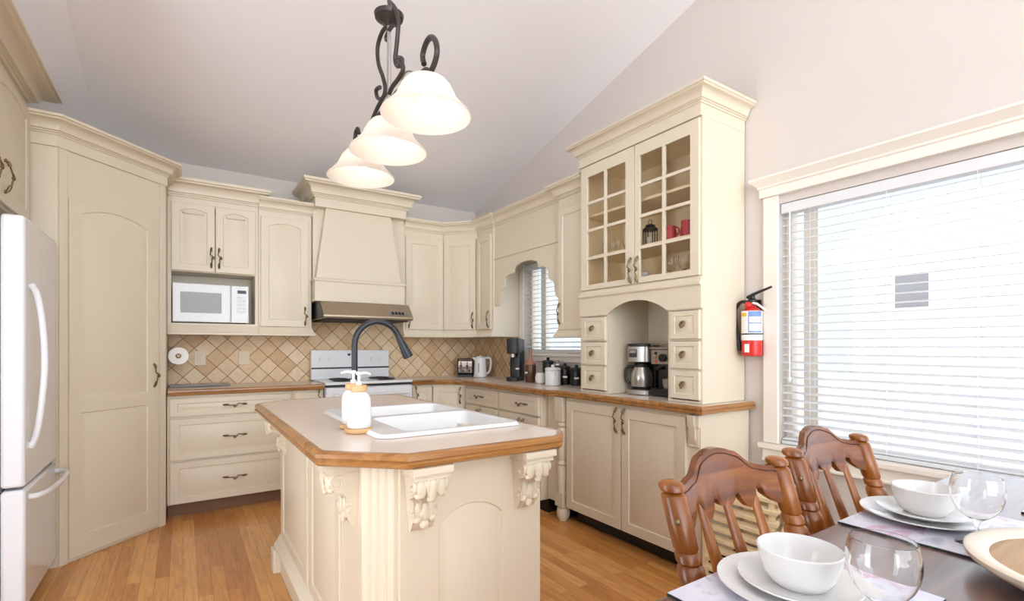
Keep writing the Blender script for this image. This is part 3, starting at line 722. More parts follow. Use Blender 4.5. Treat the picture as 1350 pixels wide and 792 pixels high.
# ------------------------------------------------------------------ hutch with glass doors
HT = thing('hutch', 'tall cream hutch with glass doors, six small drawers and arched niche', 'hutch', (2.268, 2.558, .918), -PI / 2)
w = .953; dp = .385
bm = B()
box(bm, 0, .02, 0, dp, .918, 2.47); box(bm, w - .02, w, 0, dp, .918, 2.47); box(bm, .02, w - .02, 0, dp, 2.43, 2.47)
box(bm, .02, w - .02, 0, dp, 1.575, 1.60)
box(bm, .246, .266, 0, dp, .918, 1.575); box(bm, .733, .753, 0, dp, .918, 1.575)
for x0, x1 in ((.02, .246), (.753, w - .02)):
    for z in (.918, 1.088, 1.253, 1.418): box(bm, x0, x1, 0, dp - .02, z, z + .012)
part('carcass', bm, 'cream', HT)
bm = B(); box(bm, .02, w - .02, dp - .012, dp, .918, 1.575); part('niche_back', bm, 'cream', HT)
bm = B(); box(bm, .02, w - .02, dp - .012, dp, 1.60, 2.43); box(bm, .0205, .0225, .02, dp - .012, 1.60, 2.43); box(bm, w - .0225, w - .0205, .02, dp - .012, 1.60, 2.43); box(bm, .02, w - .02, .02, dp - .012, 1.600, 1.602); box(bm, .02, w - .02, .02, dp - .012, 2.428, 2.4295)
part('inner_lining', bm, 'cream_interior', HT, label='tan interior lining')
for z in (1.822, 2.10):
    bm = B(); box(bm, .024, w - .024, .045, dp - .014, z, z + .016); part('shelf', bm, 'cream_interior', HT)
# apron with arch
ax0, ax1 = .266, .733
ap = [(0, 1.425), (ax0, 1.425)]
R = ((.2335) ** 2 + .075 ** 2) / (2 * .075); a0 = math.asin(.2335 / R)
for k in range(15):
    a = -a0 + 2 * a0 * k / 14; ap.append((.4995 + R * math.sin(a), 1.500 - R + R * math.cos(a)))
ap += [(ax1, 1.425), (w, 1.425), (w, 1.59), (0, 1.59)]
bm = B(); prism_y(bm, ap, -.014, 0); part('apron', bm, 'cream', HT)
bm = B(); sweep(bm, [(0, -.014), (w, -.014)], [(0, 1.545), (.006, 1.545), (.012, 1.552), (.012, 1.562), (.004, 1.57), (0, 1.572)]); part('bead', bm, 'cream', HT)
for x0, x1 in ((.026, .248), (.752, .943)):
    for z0, z1 in ((.938, 1.088), (1.101, 1.250), (1.263, 1.414)):
        bm = B(); panel_slab(bm, x0, x1, z0, z1, -.016, .016, [arch_poly(x0 + .034, x1 - .034, z0 + .026, z1 - .026, 0)], [(.003, .004), (.008, .004), (.018, .0005)])
        d = part('drawer', bm, 'cream', HT)
        k = link('knob', KNOB); k.parent = d; k.location = ((x0 + x1) / 2, -.016, (z0 + z1) / 2 + .005 - .918)
def glass_door(x0, x1, pl, pr_, mid, hx):
    z0, z1 = 1.598, 2.424; cols = [(pl, mid - .009), (mid + .009, pr_)]; rows = [(1.633, 1.798), (1.816, 1.984), (2.002, 2.166), (2.184, 2.352)]
    hs = [[(a, c_), (b, c_), (b, d_), (a, d_)] for a, b in cols for c_, d_ in rows]
    bm = B(); holed(bm, [(x0, z0), (x1, z0), (x1, z1), (x0, z1)], hs, -.018, -.001, 'y'); d = part('glass_door', bm, 'cream', HT, bevel=.0015)
    bm = B(); box(bm, pl - .01, pr_ + .01, -.008, -.006, 1.625, 2.36); part('pane', bm, 'pane', d)
    pull(d, hx, -.018, 1.68)
glass_door(.022, .497, .083, .426, .249, .472); glass_door(.501, .943, .538, .889, .712, .526)
bm = B(); box(bm, -.002, w + .002, -.018, dp, 2.433, 2.52); part('frieze', bm, 'cream', HT)
bm = B(); sweep(bm, [(0, dp), (0, -.016), (w, -.016), (w, dp)], crown_prof(2.498, 2.585, .070)); box(bm, 0, w, -.006, dp, 2.51, 2.575); part('crown_molding', bm, 'cream', HT)

# hutch contents
def wine_glass(name, label, loc, h, rb, group, bowl=.55, mname='goblet', cat='wine glass'):
    bm = B()
    zb = h * (1 - bowl)
    pr = [(rb * .80, 0), (rb * .80, .002), (rb * .3, .006), (.0045, .012), (.004, zb - .012), (.010, zb - .004)]
    out = [(rb * math.sin(math.pi * (.07 + .575 * t ** .85)), zb + (h - zb) * (t ** 1.25)) for t in [k / 16 for k in range(1, 17)]]
    pr2 = pr + out + [(out[-1][0] - .0015, h)] + [(max(r_ - .0018, .002), z_) for r_, z_ in out[::-1]] + [(.001, zb + .002)]
    lathe(bm, pr2, 28)
    return solo(name, bm, mname, label, cat, loc, 0, group, world=False, smooth=60)
zs = 1.838
for k in range(5):
    g = wine_glass('stem_glass', 'small stemmed glass in the row on the third shelf, behind left hutch door', (2.42 + .012 * (k % 2), 2.475 - k * .058, zs), .098, .023, 'small glasses behind the left hutch door')
ln = thing('candle_lantern', 'black metal candle lantern behind the right hutch door', 'lantern', (2.42, 2.085, zs))
bm = B(); lathe(bm, [(.044, 0), (.046, .006), (.044, .014)], 16, (2.42, 2.085, zs)); lathe(bm, [(.047, .105), (.047, .112), (.03, .128), (.03, .136), (.018, .143), (.006, .146)], 16, (2.42, 2.085, zs)); part('frame', bm, 'black', ln, True)
for k in range(6):
    a = k * PI / 3; bm = B(); tube(bm, [(2.42 + .042 * math.cos(a), 2.085 + .042 * math.sin(a), zs + .01), (2.42 + .042 * math.cos(a), 2.085 + .042 * math.sin(a), zs + .108)], .0035, 6); part('bar', bm, 'black', ln, True)
bm = B(); lathe(bm, [(.036, .014), (.036, .104)], 16, (2.42, 2.085, zs)); part('glass', bm, 'pane', ln, True)
bm = B(); lathe(bm, [(.02, .014), (.02, .06), (.017, .063)], 14, (2.42, 2.085, zs)); part('candle', bm, 'paper', ln, True)
bm = B(); tube(bm, [(2.42, 2.085 + .014 * math.cos(a * PI / 8), zs + .158 + .014 * math.sin(a * PI / 8)) for a in range(17)], .002, 6); part('ring', bm, 'black', ln, True)
def red_jug(label, loc, s):
    j = thing('red_jug', label, 'jug', loc)
    x, y, z = loc
    bm = B(); lathe(bm, [(.030 * s, 0), (.036 * s, .01 * s), (.038 * s, .045 * s), (.030 * s, .075 * s), (.033 * s, .092 * s), (.030 * s, .092 * s), (.026 * s, .075 * s), (.03 * s, .04 * s), (.02 * s, .008 * s)], 18, loc); part('body', bm, 'red_pot', j, True)
    bm = B(); tube(bm, smooth_path([(x, y - .03 * s, z + .08 * s), (x, y - .055 * s, z + .075 * s), (x, y - .058 * s, z + .045 * s), (x, y - .036 * s, z + .025 * s)], 4), .005 * s, 8); part('handle', bm, 'red_pot', j, True)
red_jug('shorter red jug, left of two behind the right hutch door', (2.40, 1.915, zs), 1.0)
red_jug('taller red jug, right of two behind the right hutch door', (2.44, 1.822, zs), 1.22)
wine_glass('wine_glass', 'clear wine glass on bottom hutch shelf, left of two at the right', (2.42, 1.93, 1.603), .15, .036, 'wine glasses on the bottom hutch shelf')
wine_glass('wine_glass', 'clear wine glass on bottom hutch shelf, right of two', (2.43, 1.84, 1.603), .15, .036, 'wine glasses on the bottom hutch shelf')
def lathe_solo(name, label, cat, loc, prof, m, group=None, n=22):
    bm = B(); lathe(bm, prof, n); return solo(name, bm, m, label, cat, loc, 0, group, world=False)
lathe_solo('egg_cup', 'small white cup at bottom of right hutch door, the larger of two', 'cup', (2.38, 2.10, 1.603), [(.016, 0), (.012, .02), (.022, .045), (.024, .075), (.022, .075), (.01, .03)], 'porcelain')
lathe_solo('egg_cup', 'tiny white cup at bottom of right hutch door, right of the larger cup', 'cup', (2.37, 2.02, 1.603), [(.014, 0), (.010, .015), (.019, .034), (.021, .052), (.019, .052), (.008, .02)], 'porcelain')

# ------------------------------------------------------------------ coffee makers in the niche
ZT = .9185
cm = thing('coffee_maker', 'steel and black drip coffee maker in the arched hutch niche', 'coffee maker', (2.47, 2.185, ZT), -PI / 2 + .35)
bm = B(); prism(bm, rrect(-.08, .08, -.10, .11, .03), ZT, ZT + .03); part('base', bm, 'steel', cm, bevel=.003)
bm = B(); lathe(bm, [(.066, .03), (.066, .037)], 24, (0, -.03, ZT)); part('hot_plate', bm, 'black', cm)
bm = B(); prism(bm, rrect(-.075, .075, .045, .11, .02), ZT + .03, ZT + .30); part('column', bm, 'black', cm, bevel=.003)
bm = B(); prism(bm, rrect(-.08, .08, -.095, .11, .045), ZT + .205, ZT + .305); hd = part('head', bm, 'steel', cm, bevel=.003)
bm = B(); prism(bm, rrect(-.083, .083, -.098, .113, .045), ZT + .305, ZT + .322); part('lid', bm, 'black', hd, bevel=.004)
bm = B(); box(bm, -.055, -.005, -.098, -.09, ZT + .235, ZT + .285); part('clock_panel', bm, 'black', hd)
bm = B(); box(bm, -.05, -.01, -.100, -.097, ZT + .262, ZT + .28); part('display', bm, 'grey_screen', hd)
cf = part('carafe', (lambda b_: (lathe(b_, [(.05, .038), (.064, .05), (.07, .09), (.066, .135), (.048, .165), (.048, .175), (.045, .175), (.045, .165), (.062, .13), (.066, .09), (.06, .055), (.02, .042)], 28, (0, -.03, ZT)), b_)[1])(B()), 'steel', cm)
bm = B(); lathe(bm, [(.05, .172), (.052, .18), (.045, .196), (.02, .2)], 24, (0, -.03, ZT)); part('carafe_lid', bm, 'black', cf)
bm = B(); tube(bm, smooth_path([(-.045, -.035, ZT + .172), (-.085, -.045, ZT + .172), (-.098, -.05, ZT + .14), (-.092, -.048, ZT + .085), (-.068, -.04, ZT + .065)], 5), .010, 8); part('handle', bm, 'black', cf)
em = thing('espresso_machine', 'black and steel espresso machine right of the coffee maker in the niche', 'espresso machine', (2.50, 1.972, ZT), -PI / 2)
bm = B(); box(bm, -.10, .13, -.02, .12, ZT, ZT + .29); part('body', bm, 'black', em, bevel=.005)
bm = B(); box(bm, -.10, .13, -.095, -.02, ZT, ZT + .045); part('drip_tray', bm, 'black', em, bevel=.004)
bm = B(); box(bm, -.10, .13, -.09, -.02, ZT + .195, ZT + .285); hd = part('head', bm, 'steel', em, bevel=.004)
bm = B(); loops_skin(bm, [[(.0 + .024 * math.cos(a * PI / 9), yy, ZT + .235 + .024 * math.sin(a * PI / 9)) for a in range(18)] for yy in (-.09, -.112)]); part('dial', bm, 'black', hd)
for x, z, m_ in ((-.06, .262, 'black'), (-.06, .235, 'amber'), (-.06, .212, 'red_light')):
    bm = B(); loops_skin(bm, [[(x + .009 * math.cos(a * PI / 6), yy, ZT + z + .009 * math.sin(a * PI / 6)) for a in range(12)] for yy in (-.09, -.095)]); part('button', bm, m_, hd)
bm = B(); box(bm, -.105, .135, -.095, .125, ZT + .288, ZT + .298); tube(bm, [(-.10, -.09, ZT + .315), (.12, -.09, ZT + .315)], .004, 6)
for x in (-.09, .11): tube(bm, [(x, -.09, ZT + .295), (x, -.09, ZT + .315)], .003, 6)
part('cup_rail', bm, 'steel', em)
bm = B(); lathe(bm, [(.03, .165), (.033, .195)], 18, (-.0, -.055, ZT)); tube(bm, [(0, -.07, ZT + .178), (0, -.15, ZT + .172)], .011, 8); part('portafilter', bm, 'black', em)
bm = B(); lathe(bm, [(.022, .047), (.03, .07), (.032, .105), (.029, .105), (.02, .052)], 18, (-.0, -.055, ZT)); part('milk_cup', bm, 'steel', em)

# ------------------------------------------------------------------ worktop things
ts = thing('toaster', 'chrome and black two-slot toaster in the worktop corner', 'toaster', (2.425, 4.50, ZT), -.62)
bm = B(); prism_x(bm, [(a, ZT + b_) for a, b_ in rrect(-.075, .075, .018, .182, .045)], -.068, .068); part('body', bm, 'chrome', ts)
for sx in (-1, 1):
    bm = B(); prism_x(bm, [(a, ZT + b_) for a, b_ in rrect(-.079, .079, .008, .186, .045)], sx * .068 - .012 * (sx < 0), sx * .068 + .012 * (sx > 0)); e_ = part('end_cap', bm, 'black', ts, bevel=.003)
bm = B(); box(bm, -.07, .07, -.07, .07, ZT, ZT + .02); part('base', bm, 'black', ts)
bm = B(); box(bm, -.058, .058, -.042, -.014, ZT + .178, ZT + .1845); box(bm, -.058, .058, .014, .042, ZT + .178, ZT + .1845); part('slot', bm, 'black', ts)
for x in (-.042, .022):
    bm = B(); box(bm, x - .012, x + .012, -.098, -.074, ZT + .10, ZT + .115); box(bm, x - .005, x + .005, -.078, -.072, ZT + .05, ZT + .15); part('lever', bm, 'black', ts)
    bm = B(); loops_skin(bm, [[(x + .02 + .011 * math.cos(a * PI / 6), yy, ZT + .06 + .011 * math.sin(a * PI / 6)) for a in range(12)] for yy in (-.074, -.085)]); part('dial', bm, 'black', ts)
kt = thing('kettle', 'white plastic jug kettle beside the toaster', 'kettle', (2.462, 4.27, ZT), -.6)
bm = B(); lathe(bm, [(.066, 0), (.07, .012), (.064, .02), (.064, .03), (.06, .12), (.056, .19), (.05, .197)], 24, (0, 0, ZT)); part('body', bm, 'white_enamel', kt)
bm = B(); lathe(bm, [(.05, .196), (.044, .206), (.012, .209), (.012, .216), (.004, .218)], 20, (0, 0, ZT)); part('lid', bm, 'white_enamel', kt)
bm = B(); tube(bm, smooth_path([(.045, -.01, ZT + .19), (.085, -.01, ZT + .192), (.104, -.01, ZT + .165), (.100, -.01, ZT + .09), (.08, -.01, ZT + .045), (.058, -.01, ZT + .04)], 5), .011, 8); part('handle', bm, 'white_enamel', kt)
bm = B(); loops_skin(bm, [[(-.042, -.022, ZT + .15), (-.042, .022, ZT + .15), (-.04, .022, ZT + .195), (-.04, -.022, ZT + .195)], [(-.06, -.008, ZT + .165), (-.06, .008, ZT + .165), (-.082, .008, ZT + .196), (-.082, -.008, ZT + .196)]]); part('spout', bm, 'white_enamel', kt)
bm = B(); box(bm, -.018, -.006, -.068, -.05, ZT + .05, ZT + .14); part('water_gauge', bm, 'grey_screen', kt)
pm = thing('pod_coffee_machine', 'tall black pod coffee machine on the worktop left of the small window', 'coffee machine', (2.47, 3.665, ZT), -.93)
bm = B(); prism(bm, rrect(-.052, .052, .0, .13, .02), ZT, ZT + .37); part('body', bm, 'black', pm, bevel=.004)
bm = B(); prism(bm, rrect(-.055, .055, -.09, .04, .03), ZT + .24, ZT + .375); part('head', bm, 'faucet_black', pm, bevel=.006)
bm = B(); prism(bm, rrect(-.055, .055, -.09, .02, .02), ZT, ZT + .035); part('drip_tray', bm, 'black', pm, bevel=.004)
bm = B(); lathe(bm, [(.022, .21), (.022, .242)], 16, (0, -.06, ZT)); part('spout', bm, 'steel', pm)
bm = B(); box(bm, .01, .042, -.014, .003, ZT + .10, ZT + .113); part('badge', bm, 'label_white', pm)
bm = B(); tube(bm, smooth_path([(-.035, -.005, ZT + .12), (-.04, -.04, ZT + .15), (-.03, -.06, ZT + .19), (-.01, -.07, ZT + .24)], 4), .006, 8); part('milk_tube', bm, 'chrome', pm)
tb = thing('syrup_bottle', 'brown bottle with tapered amber neck beside the black pod machine', 'bottle', (2.47, 3.425, ZT))
bm = B(); lathe(bm, [(.042, 0), (.046, .006), (.046, .135), (.042, .15)], 20, (2.47, 3.425, ZT)); part('body', bm, 'brown_glass', tb, True)
bm = B(); lathe(bm, [(.046, .15), (.048, .158), (.044, .166), (.03, .18), (.018, .20), (.011, .22), (.010, .25), (.013, .255), (.011, .275), (.004, .278)], 18, (2.47, 3.425, ZT)); part('neck', bm, 'amber', tb, True)
bm = B(); box(bm, 2.418, 2.430, 3.41, 3.44, ZT + .075, ZT + .09); part('tag', bm, 'label_white', tb, True)
def canister(label, x, y, r_, h_, m_, lidm, tag=True):
    t = thing('canister', label, 'canister', (x, y, ZT), 0, 'canisters on the worktop')
    bm = B(); lathe(bm, [(r_ * .97, 0), (r_, .006), (r_, h_ - .004), (r_ * .96, h_)], 22, (x, y, ZT)); part('body', bm, m_, t, True)
    bm = B(); lathe(bm, [(r_ * .9, h_), (r_ * 1.03, h_ + .004), (r_ * 1.03, h_ + .016), (r_ * .8, h_ + .024), (.014, h_ + .026), (.012, h_ + .034), (.016, h_ + .042), (.006, h_ + .047)], 22, (x, y, ZT)); part('lid', bm, lidm, t, True)
    if tag:
        bm = B(); d_ = Vector((-x, -y)).normalized(); s_ = Vector((-d_.y, d_.x))
        cpt = Vector((x, y)) + d_ * (r_ * .985); loops_skin(bm, [[(cpt.x + s_.x * a + d_.x * e, cpt.y + s_.y * a + d_.y * e, ZT + h_ * .5 + b_) for a, b_ in ((-.018, -.007), (.018, -.007), (.018, .007), (-.018, .007))] for e in (-.002, .004)]); part('tag', bm, 'label_white', t, True)
canister('tall black canister with white tag, directly right of the brown bottle', 2.56, 3.30, .046, .165, 'black', 'black')
canister('medium black canister behind the white lidded canister', 2.58, 3.185, .046, .145, 'black', 'steel')
canister('black canister with tag, second from the right under the small window', 2.55, 3.065, .043, .125, 'black', 'black')
canister('short black canister at the right end of the row, against the hutch', 2.57, 2.95, .046, .115, 'black', 'black')
canister('large round white canister with knob lid, in front of the black canisters', 2.43, 3.07, .062, .115, 'porcelain', 'porcelain', False)
lathe_solo('sugar_bowl', 'small white lidless pot left of the large white canister', 'pot', (2.44, 3.245, ZT), [(.03, 0), (.042, .012), (.046, .05), (.038, .082), (.032, .086), (.034, .09), (.028, .09), (.03, .08), (.04, .05), (.034, .014), (.01, .008)], 'porcelain', None)

# paper towel, outlets, slate board
pt = thing('paper_towel_holder', 'paper towel roll on a wall holder beside the pantry', 'paper towel', (-.03, 4.6, 1.085))
bm = B(); loops_skin(bm, [[(-.03 + R_ * math.cos(a * PI / 14), yy, 1.152 + R_ * math.sin(a * PI / 14)) for a in range(28)] for R_, yy in ((.02, 4.45), (.064, 4.45), (.064, 4.69), (.02, 4.69))]); part('roll', bm, 'paper', pt, True)
bm = B(); loops_skin(bm, [[(-.03 + R_ * math.cos(a * PI / 10), yy, 1.152 + R_ * math.sin(a * PI / 10)) for a in range(20)] for R_, yy in ((.012, 4.435), (.018, 4.44), (.018, 4.45), (.009, 4.455), (.009, 4.70), (.03, 4.70), (.03, 4.707))]); part('rod', bm, 'bronze', pt, True)
for x, lab in ((.112, 'beige double outlet plate on the tiles, nearest the paper towel roll'), (.425, 'beige double outlet plate on the tiles, nearer the stove')):
    o = thing('outlet', lab, 'outlet', (x, 4.705, 1.12), 0, 'outlets on the backsplash')
    bm = B(); box(bm, x - .04, x + .04, 4.699, 4.7075, 1.07, 1.185); part('plate', bm, 'outlet', o, True, .003)
    for z in (1.105, 1.15):
        bm = B(); box(bm, x - .018, x + .018, 4.696, 4.70, z - .014, z + .014); s_ = part('socket', bm, 'outlet', o, True, .003)
bm = B(); box(bm, -.085, .305, 4.43, 4.66, ZT, ZT + .013)
solo('serving_board', bm, 'slate', 'dark grey flat board lying on the worktop beside the pantry', 'board', (.11, 4.55, ZT), bevel=.003)

# ------------------------------------------------------------------ island
IS = thing('kitchen_island', 'cream kitchen island with carved corbels and arched end panel', 'island', (.76, 2.15, 0))
bm = B(); body = [(.448, 1.492), (.520, 1.420), (1.062, 1.420), (1.062, 2.98), (.448, 2.98)]
holed(bm, body, [[(.50, 1.53), (1.03, 1.53), (1.03, 2.94), (.50, 2.94)]], .02, .875, 'z'); part('body', bm, 'cream', IS, True, .003)
bm = B()  # base moulding on the sides
sweep(bm, [(1.062, 2.98), (.448, 2.98), (.448, 1.492), (.520, 1.420), (1.062, 1.420), (1.062, 2.98)][1:5], [(0, .0), (.012, .0), (.012, .10), (.034, .125), (.034, .14), (.022, .155), (.012, .175), (0, .19)])
part('base_molding', bm, 'cream', IS, True)
for (x, y) in ((.43, 2.955), (.43, 1.50), (1.04, 1.40)):
    bm = B(); prism(bm, rrect(x - .03, x + .03, y - .045, y + .045, .012), 0, .125); part('foot', bm, 'cream', IS, True, .006)
# raised panels, left side (facing -x) and front (facing -y)
def side_panel(y1, y0, z0, z1):
    bm = B(); panel_slab(bm, 0, y1 - y0, z0, z1, -.008, .008, [arch_poly(.05, y1 - y0 - .05, z0 + .05, z1 - .05, 0)])
    bm.transform(Matrix.Translation((.448, y1, 0)) @ Matrix.Rotation(-PI / 2, 4, 'Z')); part('side_panel', bm, 'cream', IS, True)
side_panel(2.90, 2.25, .19, .84); side_panel(2.20, 1.72, .19, .84)
bm = B(); panel_slab(bm, .535, 1.060, .02, .872, 1.410, .01, [arch_poly(.664, .900, -.05 + .09, .716, .050)], [(.004, .006), (.010, .006), (.026, .001)]); part('end_panel', bm, 'cream', IS, True)
for k in range(3):   # fluted chamfer pilaster
    t = .25 + .25 * k; x = .448 + .072 * t; y = 1.492 - .072 * t
    bm = B(); tube(bm, [(x + .004, y + .004, .19), (x + .004, y + .004, .872)], .009, 8); part('flute', bm, 'cream', IS, True)
def corbel_mesh():
    bm = B()
    box(bm, -.062, .062, -.108, 0, -.020, 0); box(bm, -.055, .055, -.098, 0, -.030, -.019)
    prof = [(0, -.03), (-.090, -.03), (-.096, -.045), (-.094, -.065), (-.080, -.085), (-.062, -.092), (-.045, -.098), (-.036, -.112), (-.036, -.130), (-.043, -.146), (-.042, -.165), (-.030, -.178), (-.022, -.192), (-.012, -.206), (0, -.210)]
    nx = 9; loops = []
    for i in range(nx):
        u = -1 + 2 * i / (nx - 1)
        loops.append([(u * (.050 if z > -.10 else .036 + .0 * z), y * (1 - .10 * u * u) + (.004 * math.cos(u * PI * 3) if y < -.01 else 0), z) for y, z in prof])
    loops_skin(bm, loops)
    for sx in (-1, 1):   # side scrolls
        sp = [(sx * .050, -.062 + (.030 - .0022 * k) * math.cos(k * .55 + 1.2), -.062 + (.030 - .0022 * k) * math.sin(k * .55 + 1.2)) for k in range(13)]
        tube(bm, sp, [.0065 - .0002 * k for k in range(13)], 6)
        sp = [(sx * .037, -.024 + (.020 - .0017 * k) * math.cos(-k * .6 + 2.6), -.152 + (.020 - .0017 * k) * math.sin(-k * .6 + 2.6)) for k in range(11)]
        tube(bm, sp, .005, 6)
        ball(bm, (sx * .030, -.086, -.060), .017, 1.0, .55, 1.9, 12)      # side leaf lobes
        ball(bm, (sx * .036, -.080, -.084), .013, 1.1, .75, .8, 12)
        ball(bm, (sx * .020, -.036, -.140), .012, 1.0, .60, 2.2, 12)
        ball(bm, (sx * .024, -.036, -.168), .012, 1.1, .75, .9, 12)
        tube(bm, [(sx * .014, -.095, -.036), (sx * .016, -.099, -.060), (sx * .013, -.086, -.086)], [.003, .0035, .002], 6)
    ball(bm, (0, -.091, -.064), .018, .9, .55, 1.9, 12); ball(bm, (0, -.086, -.094), .013, 1.1, .75, .9, 12)
    ball(bm, (0, -.040, -.145), .013, .9, .55, 2.3, 12); ball(bm, (0, -.034, -.184), .014, 1.1, .7, 1.1, 12)
    prism_y(bm, [(-.058, -.036), (.058, -.036), (.054, -.030), (-.054, -.030)], -.100, 0)
    return finish('corbel', bm, 'cream', 50)
CORB = corbel_mesh()
for x, y, a in ((.600, 1.411, 0), (.985, 1.411, 0), (.448, 1.570, -PI / 2), (.448, 2.80, -PI / 2)):
    o = link('corbel', CORB); o.parent = IS; o.location = (x - .76, y - 2.15, .874); o.rotation_euler = (0, 0, a)
# island worktop
top = [(.340, 1.512), (.532, 1.333), (1.067, 1.333), (1.130, 1.405), (1.130, 3.0), (1.05, 3.07), (.49, 3.07), (.340, 2.945)]
SK = (.53, 1.108, 1.575, 2.40)
worktop(top, top, 'beige laminate island worktop with clipped corners and oak edge', (.75, 2.2, .876), [rrect(SK[0] + .015, SK[1] - .015, SK[2] + .015, SK[3] - .015, .04)], 'worktop', True)
# sink
sk = thing('sink', 'white double-bowl drop-in sink in the island worktop', 'sink', (.82, 1.99, .72))
x0, x1, y0, y1 = SK
bowls = [(x0 + .105, x1 - .035, y0 + .04, 2.00), (x0 + .105, x1 - .035, 2.045, y1 - .04)]
zt = .929
oc = rrect(x0, x1, y0, y1, .05); oc2 = offset_poly(oc, .012)
bm = B()
V = tess(bm, [[(x, y, zt) for x, y in pl] for pl in [oc2] + [rrect(*b_, .05) for b_ in bowls]])
lo = [bm.verts.new((x, y, .9175)) for x, y in oc]; bridge(bm, V[0], lo)
mid = [bm.verts.new((x, y, .9175)) for x, y in offset_poly(oc, .02)]; bridge(bm, lo, mid)
for b_, vv in zip(bowls, V[1:]):
    pl = rrect(*b_, .05); cur = vv
    for d_, z in ((.004, zt - .006), (.006, .80), (.012, .76), (.035, .742)):
        nx = [bm.verts.new((x, y, z)) for x, y in offset_poly(pl, d_)]; bridge(bm, cur, nx); cur = nx
    bm.faces.new(cur)
part('basin', bm, 'sink_white', sk, True)
for b_ in bowls:
    bm = B(); lathe(bm, [(.04, .743), (.04, .746), (.028, .746), (.024, .744)], 20, ((b_[0] + b_[1]) / 2, (b_[2] + b_[3]) / 2, 0)); part('drain', bm, 'steel', sk, True)
# faucet
fx, fy = .585, 2.045
fc = thing('faucet', 'matte black gooseneck pull-down faucet at the island sink', 'faucet', (fx, fy, zt))
bm = B(); lathe(bm, [(.028, 0), (.028, .008), (.022, .02), (.020, .075), (.016, .082)], 18, (fx, fy, zt)); part('base', bm, 'faucet_black', fc, True)
pts = [(fx, fy, zt + .07), (fx, fy, zt + .20), (fx, fy, zt + .30)]
rr = .097
for k in range(1, 15):
    a = PI - k * (PI * .88) / 14
    pts.append((fx + rr + rr * math.cos(a), fy, zt + .30 + rr * math.sin(a)))
bm = B(); tube(bm, pts, .0125, 12); part('neck', bm, 'faucet_black', fc, True)
e = pts[-1]; dx, dz = e[0] - pts[-2][0], e[2] - pts[-2][2]; L_ = math.hypot(dx, dz); dx /= L_; dz /= L_
bm = B(); tube(bm, [(e[0] + dx * s_, fy, e[2] + dz * s_) for s_ in (0, .02, .05, .085, .10)], [.0135, .015, .018, .022, .022], 14); part('spray_head', bm, 'faucet_black', fc, True)
bm = B(); tube(bm, [(fx, fy - .015, zt + .05), (fx, fy - .04, zt + .055), (fx - .01, fy - .09, zt + .085)], [.008, .007, .006], 8); part('lever', bm, 'faucet_black', fc, True)
# soap dispensers
def soap(label, x, y, rot):
    t = thing('soap_dispenser', label, 'soap dispenser', (x, y, ZT), rot, 'soap dispensers by the sink')
    bm = B(); lathe(bm, [(.047, 0), (.049, .004), (.049, .011), (.046, .014)], 24, (0, 0, ZT)); part('tray', bm, 'bamboo', t, label='bamboo base')
    bm = B(); n = 48; loops = []
    for r_, z in ((.036, .014), (.040, .018), (.0415, .03), (.0415, .10), (.040, .118), (.034, .132), (.025, .140), (.021, .144)):
        loops.append([((r_ + .0011 * math.cos(i * 16 * 2 * PI / n)) * math.cos(2 * PI * i / n), (r_ + .0011 * math.cos(i * 16 * 2 * PI / n)) * math.sin(2 * PI * i / n), ZT + z) for i in range(n)])
    loops_skin(bm, loops); part('bottle', bm, 'porcelain', t, smooth=80)
    bm = B(); lathe(bm, [(.024, .142), (.029, .146), (.029, .162), (.025, .166)], 24, (0, 0, ZT)); part('collar', bm, 'bamboo', t, label='bamboo collar')
    bm = B(); lathe(bm, [(.011, .165), (.011, .178), (.005, .18), (.005, .200), (.010, .202), (.010, .212), (.006, .214)], 14, (0, 0, ZT)); tube(bm, [(.0, 0, ZT + .207), (.030, 0, ZT + .208), (.044, 0, ZT + .202)], [.006, .005, .004], 8); part('pump', bm, 'porcelain', t)
soap('white ribbed soap dispenser with bamboo collar, the nearer of two beside the sink', .520, 1.765, .2)
soap('white ribbed soap dispenser mostly hidden, the one behind nearer dispenser beside sink', .530, 1.868, 2.8)

# ------------------------------------------------------------------ chandelier
CX, CY = .75, 2.10
ch = thing('island_chandelier', 'wrought-iron chandelier with three white glass shades over the island', 'chandelier', (CX, CY, 2.06))
def P3(y, z, x=0): return (CX + x, y, z)
bm = B(); lathe(bm, [(.006, 2.62), (.02, 2.635), (.06, 2.655), (.064, 2.672), (.05, 2.682), (.01, 2.69)], 22, (CX, CY, 0)); part('canopy_disc', bm, 'iron', ch, True)
bm = B(); tube(bm, [P3(CY, 2.28), P3(CY, 2.65)], .009, 10); tube(bm, [P3(CY, 2.68), P3(CY, 3.345)], .007, 8); part('stem', bm, 'steel', ch, True)
bm = B(); lathe(bm, [(.065, 0), (.06, -.02), (.02, -.035)], 22, (CX, CY, ceil_z(CY) - .02)); part('ceiling_plate', bm, 'iron', ch, True)
for pth in ([(2.099, 2.628), (2.188, 2.645), (2.251, 2.608), (2.240, 2.526), (2.177, 2.434), (2.147, 2.366), (2.188, 2.343), (2.251, 2.373), (2.272, 2.417), (2.219, 2.408)],
            [(2.099, 2.730), (2.033, 2.667), (1.989, 2.590), (1.997, 2.525), (2.015, 2.470), (2.024, 2.436), (1.997, 2.400), (1.954, 2.386), (1.945, 2.404), (1.980, 2.427)],
            [(2.061, 2.604), (2.108, 2.603), (2.137, 2.588), (2.108, 2.563)],
            [(1.989, 2.418), (1.945, 2.385), (1.937, 2.353), (1.989, 2.342), (2.061, 2.339), (2.108, 2.320)],
            [(2.147, 2.346), (2.208, 2.338), (2.294, 2.316), (2.362, 2.284)]):
    bm = B(); tube(bm, smooth_path([P3(a, b_) for a, b_ in pth], 5), .0095, 8); part('scroll', bm, 'iron', ch, True)
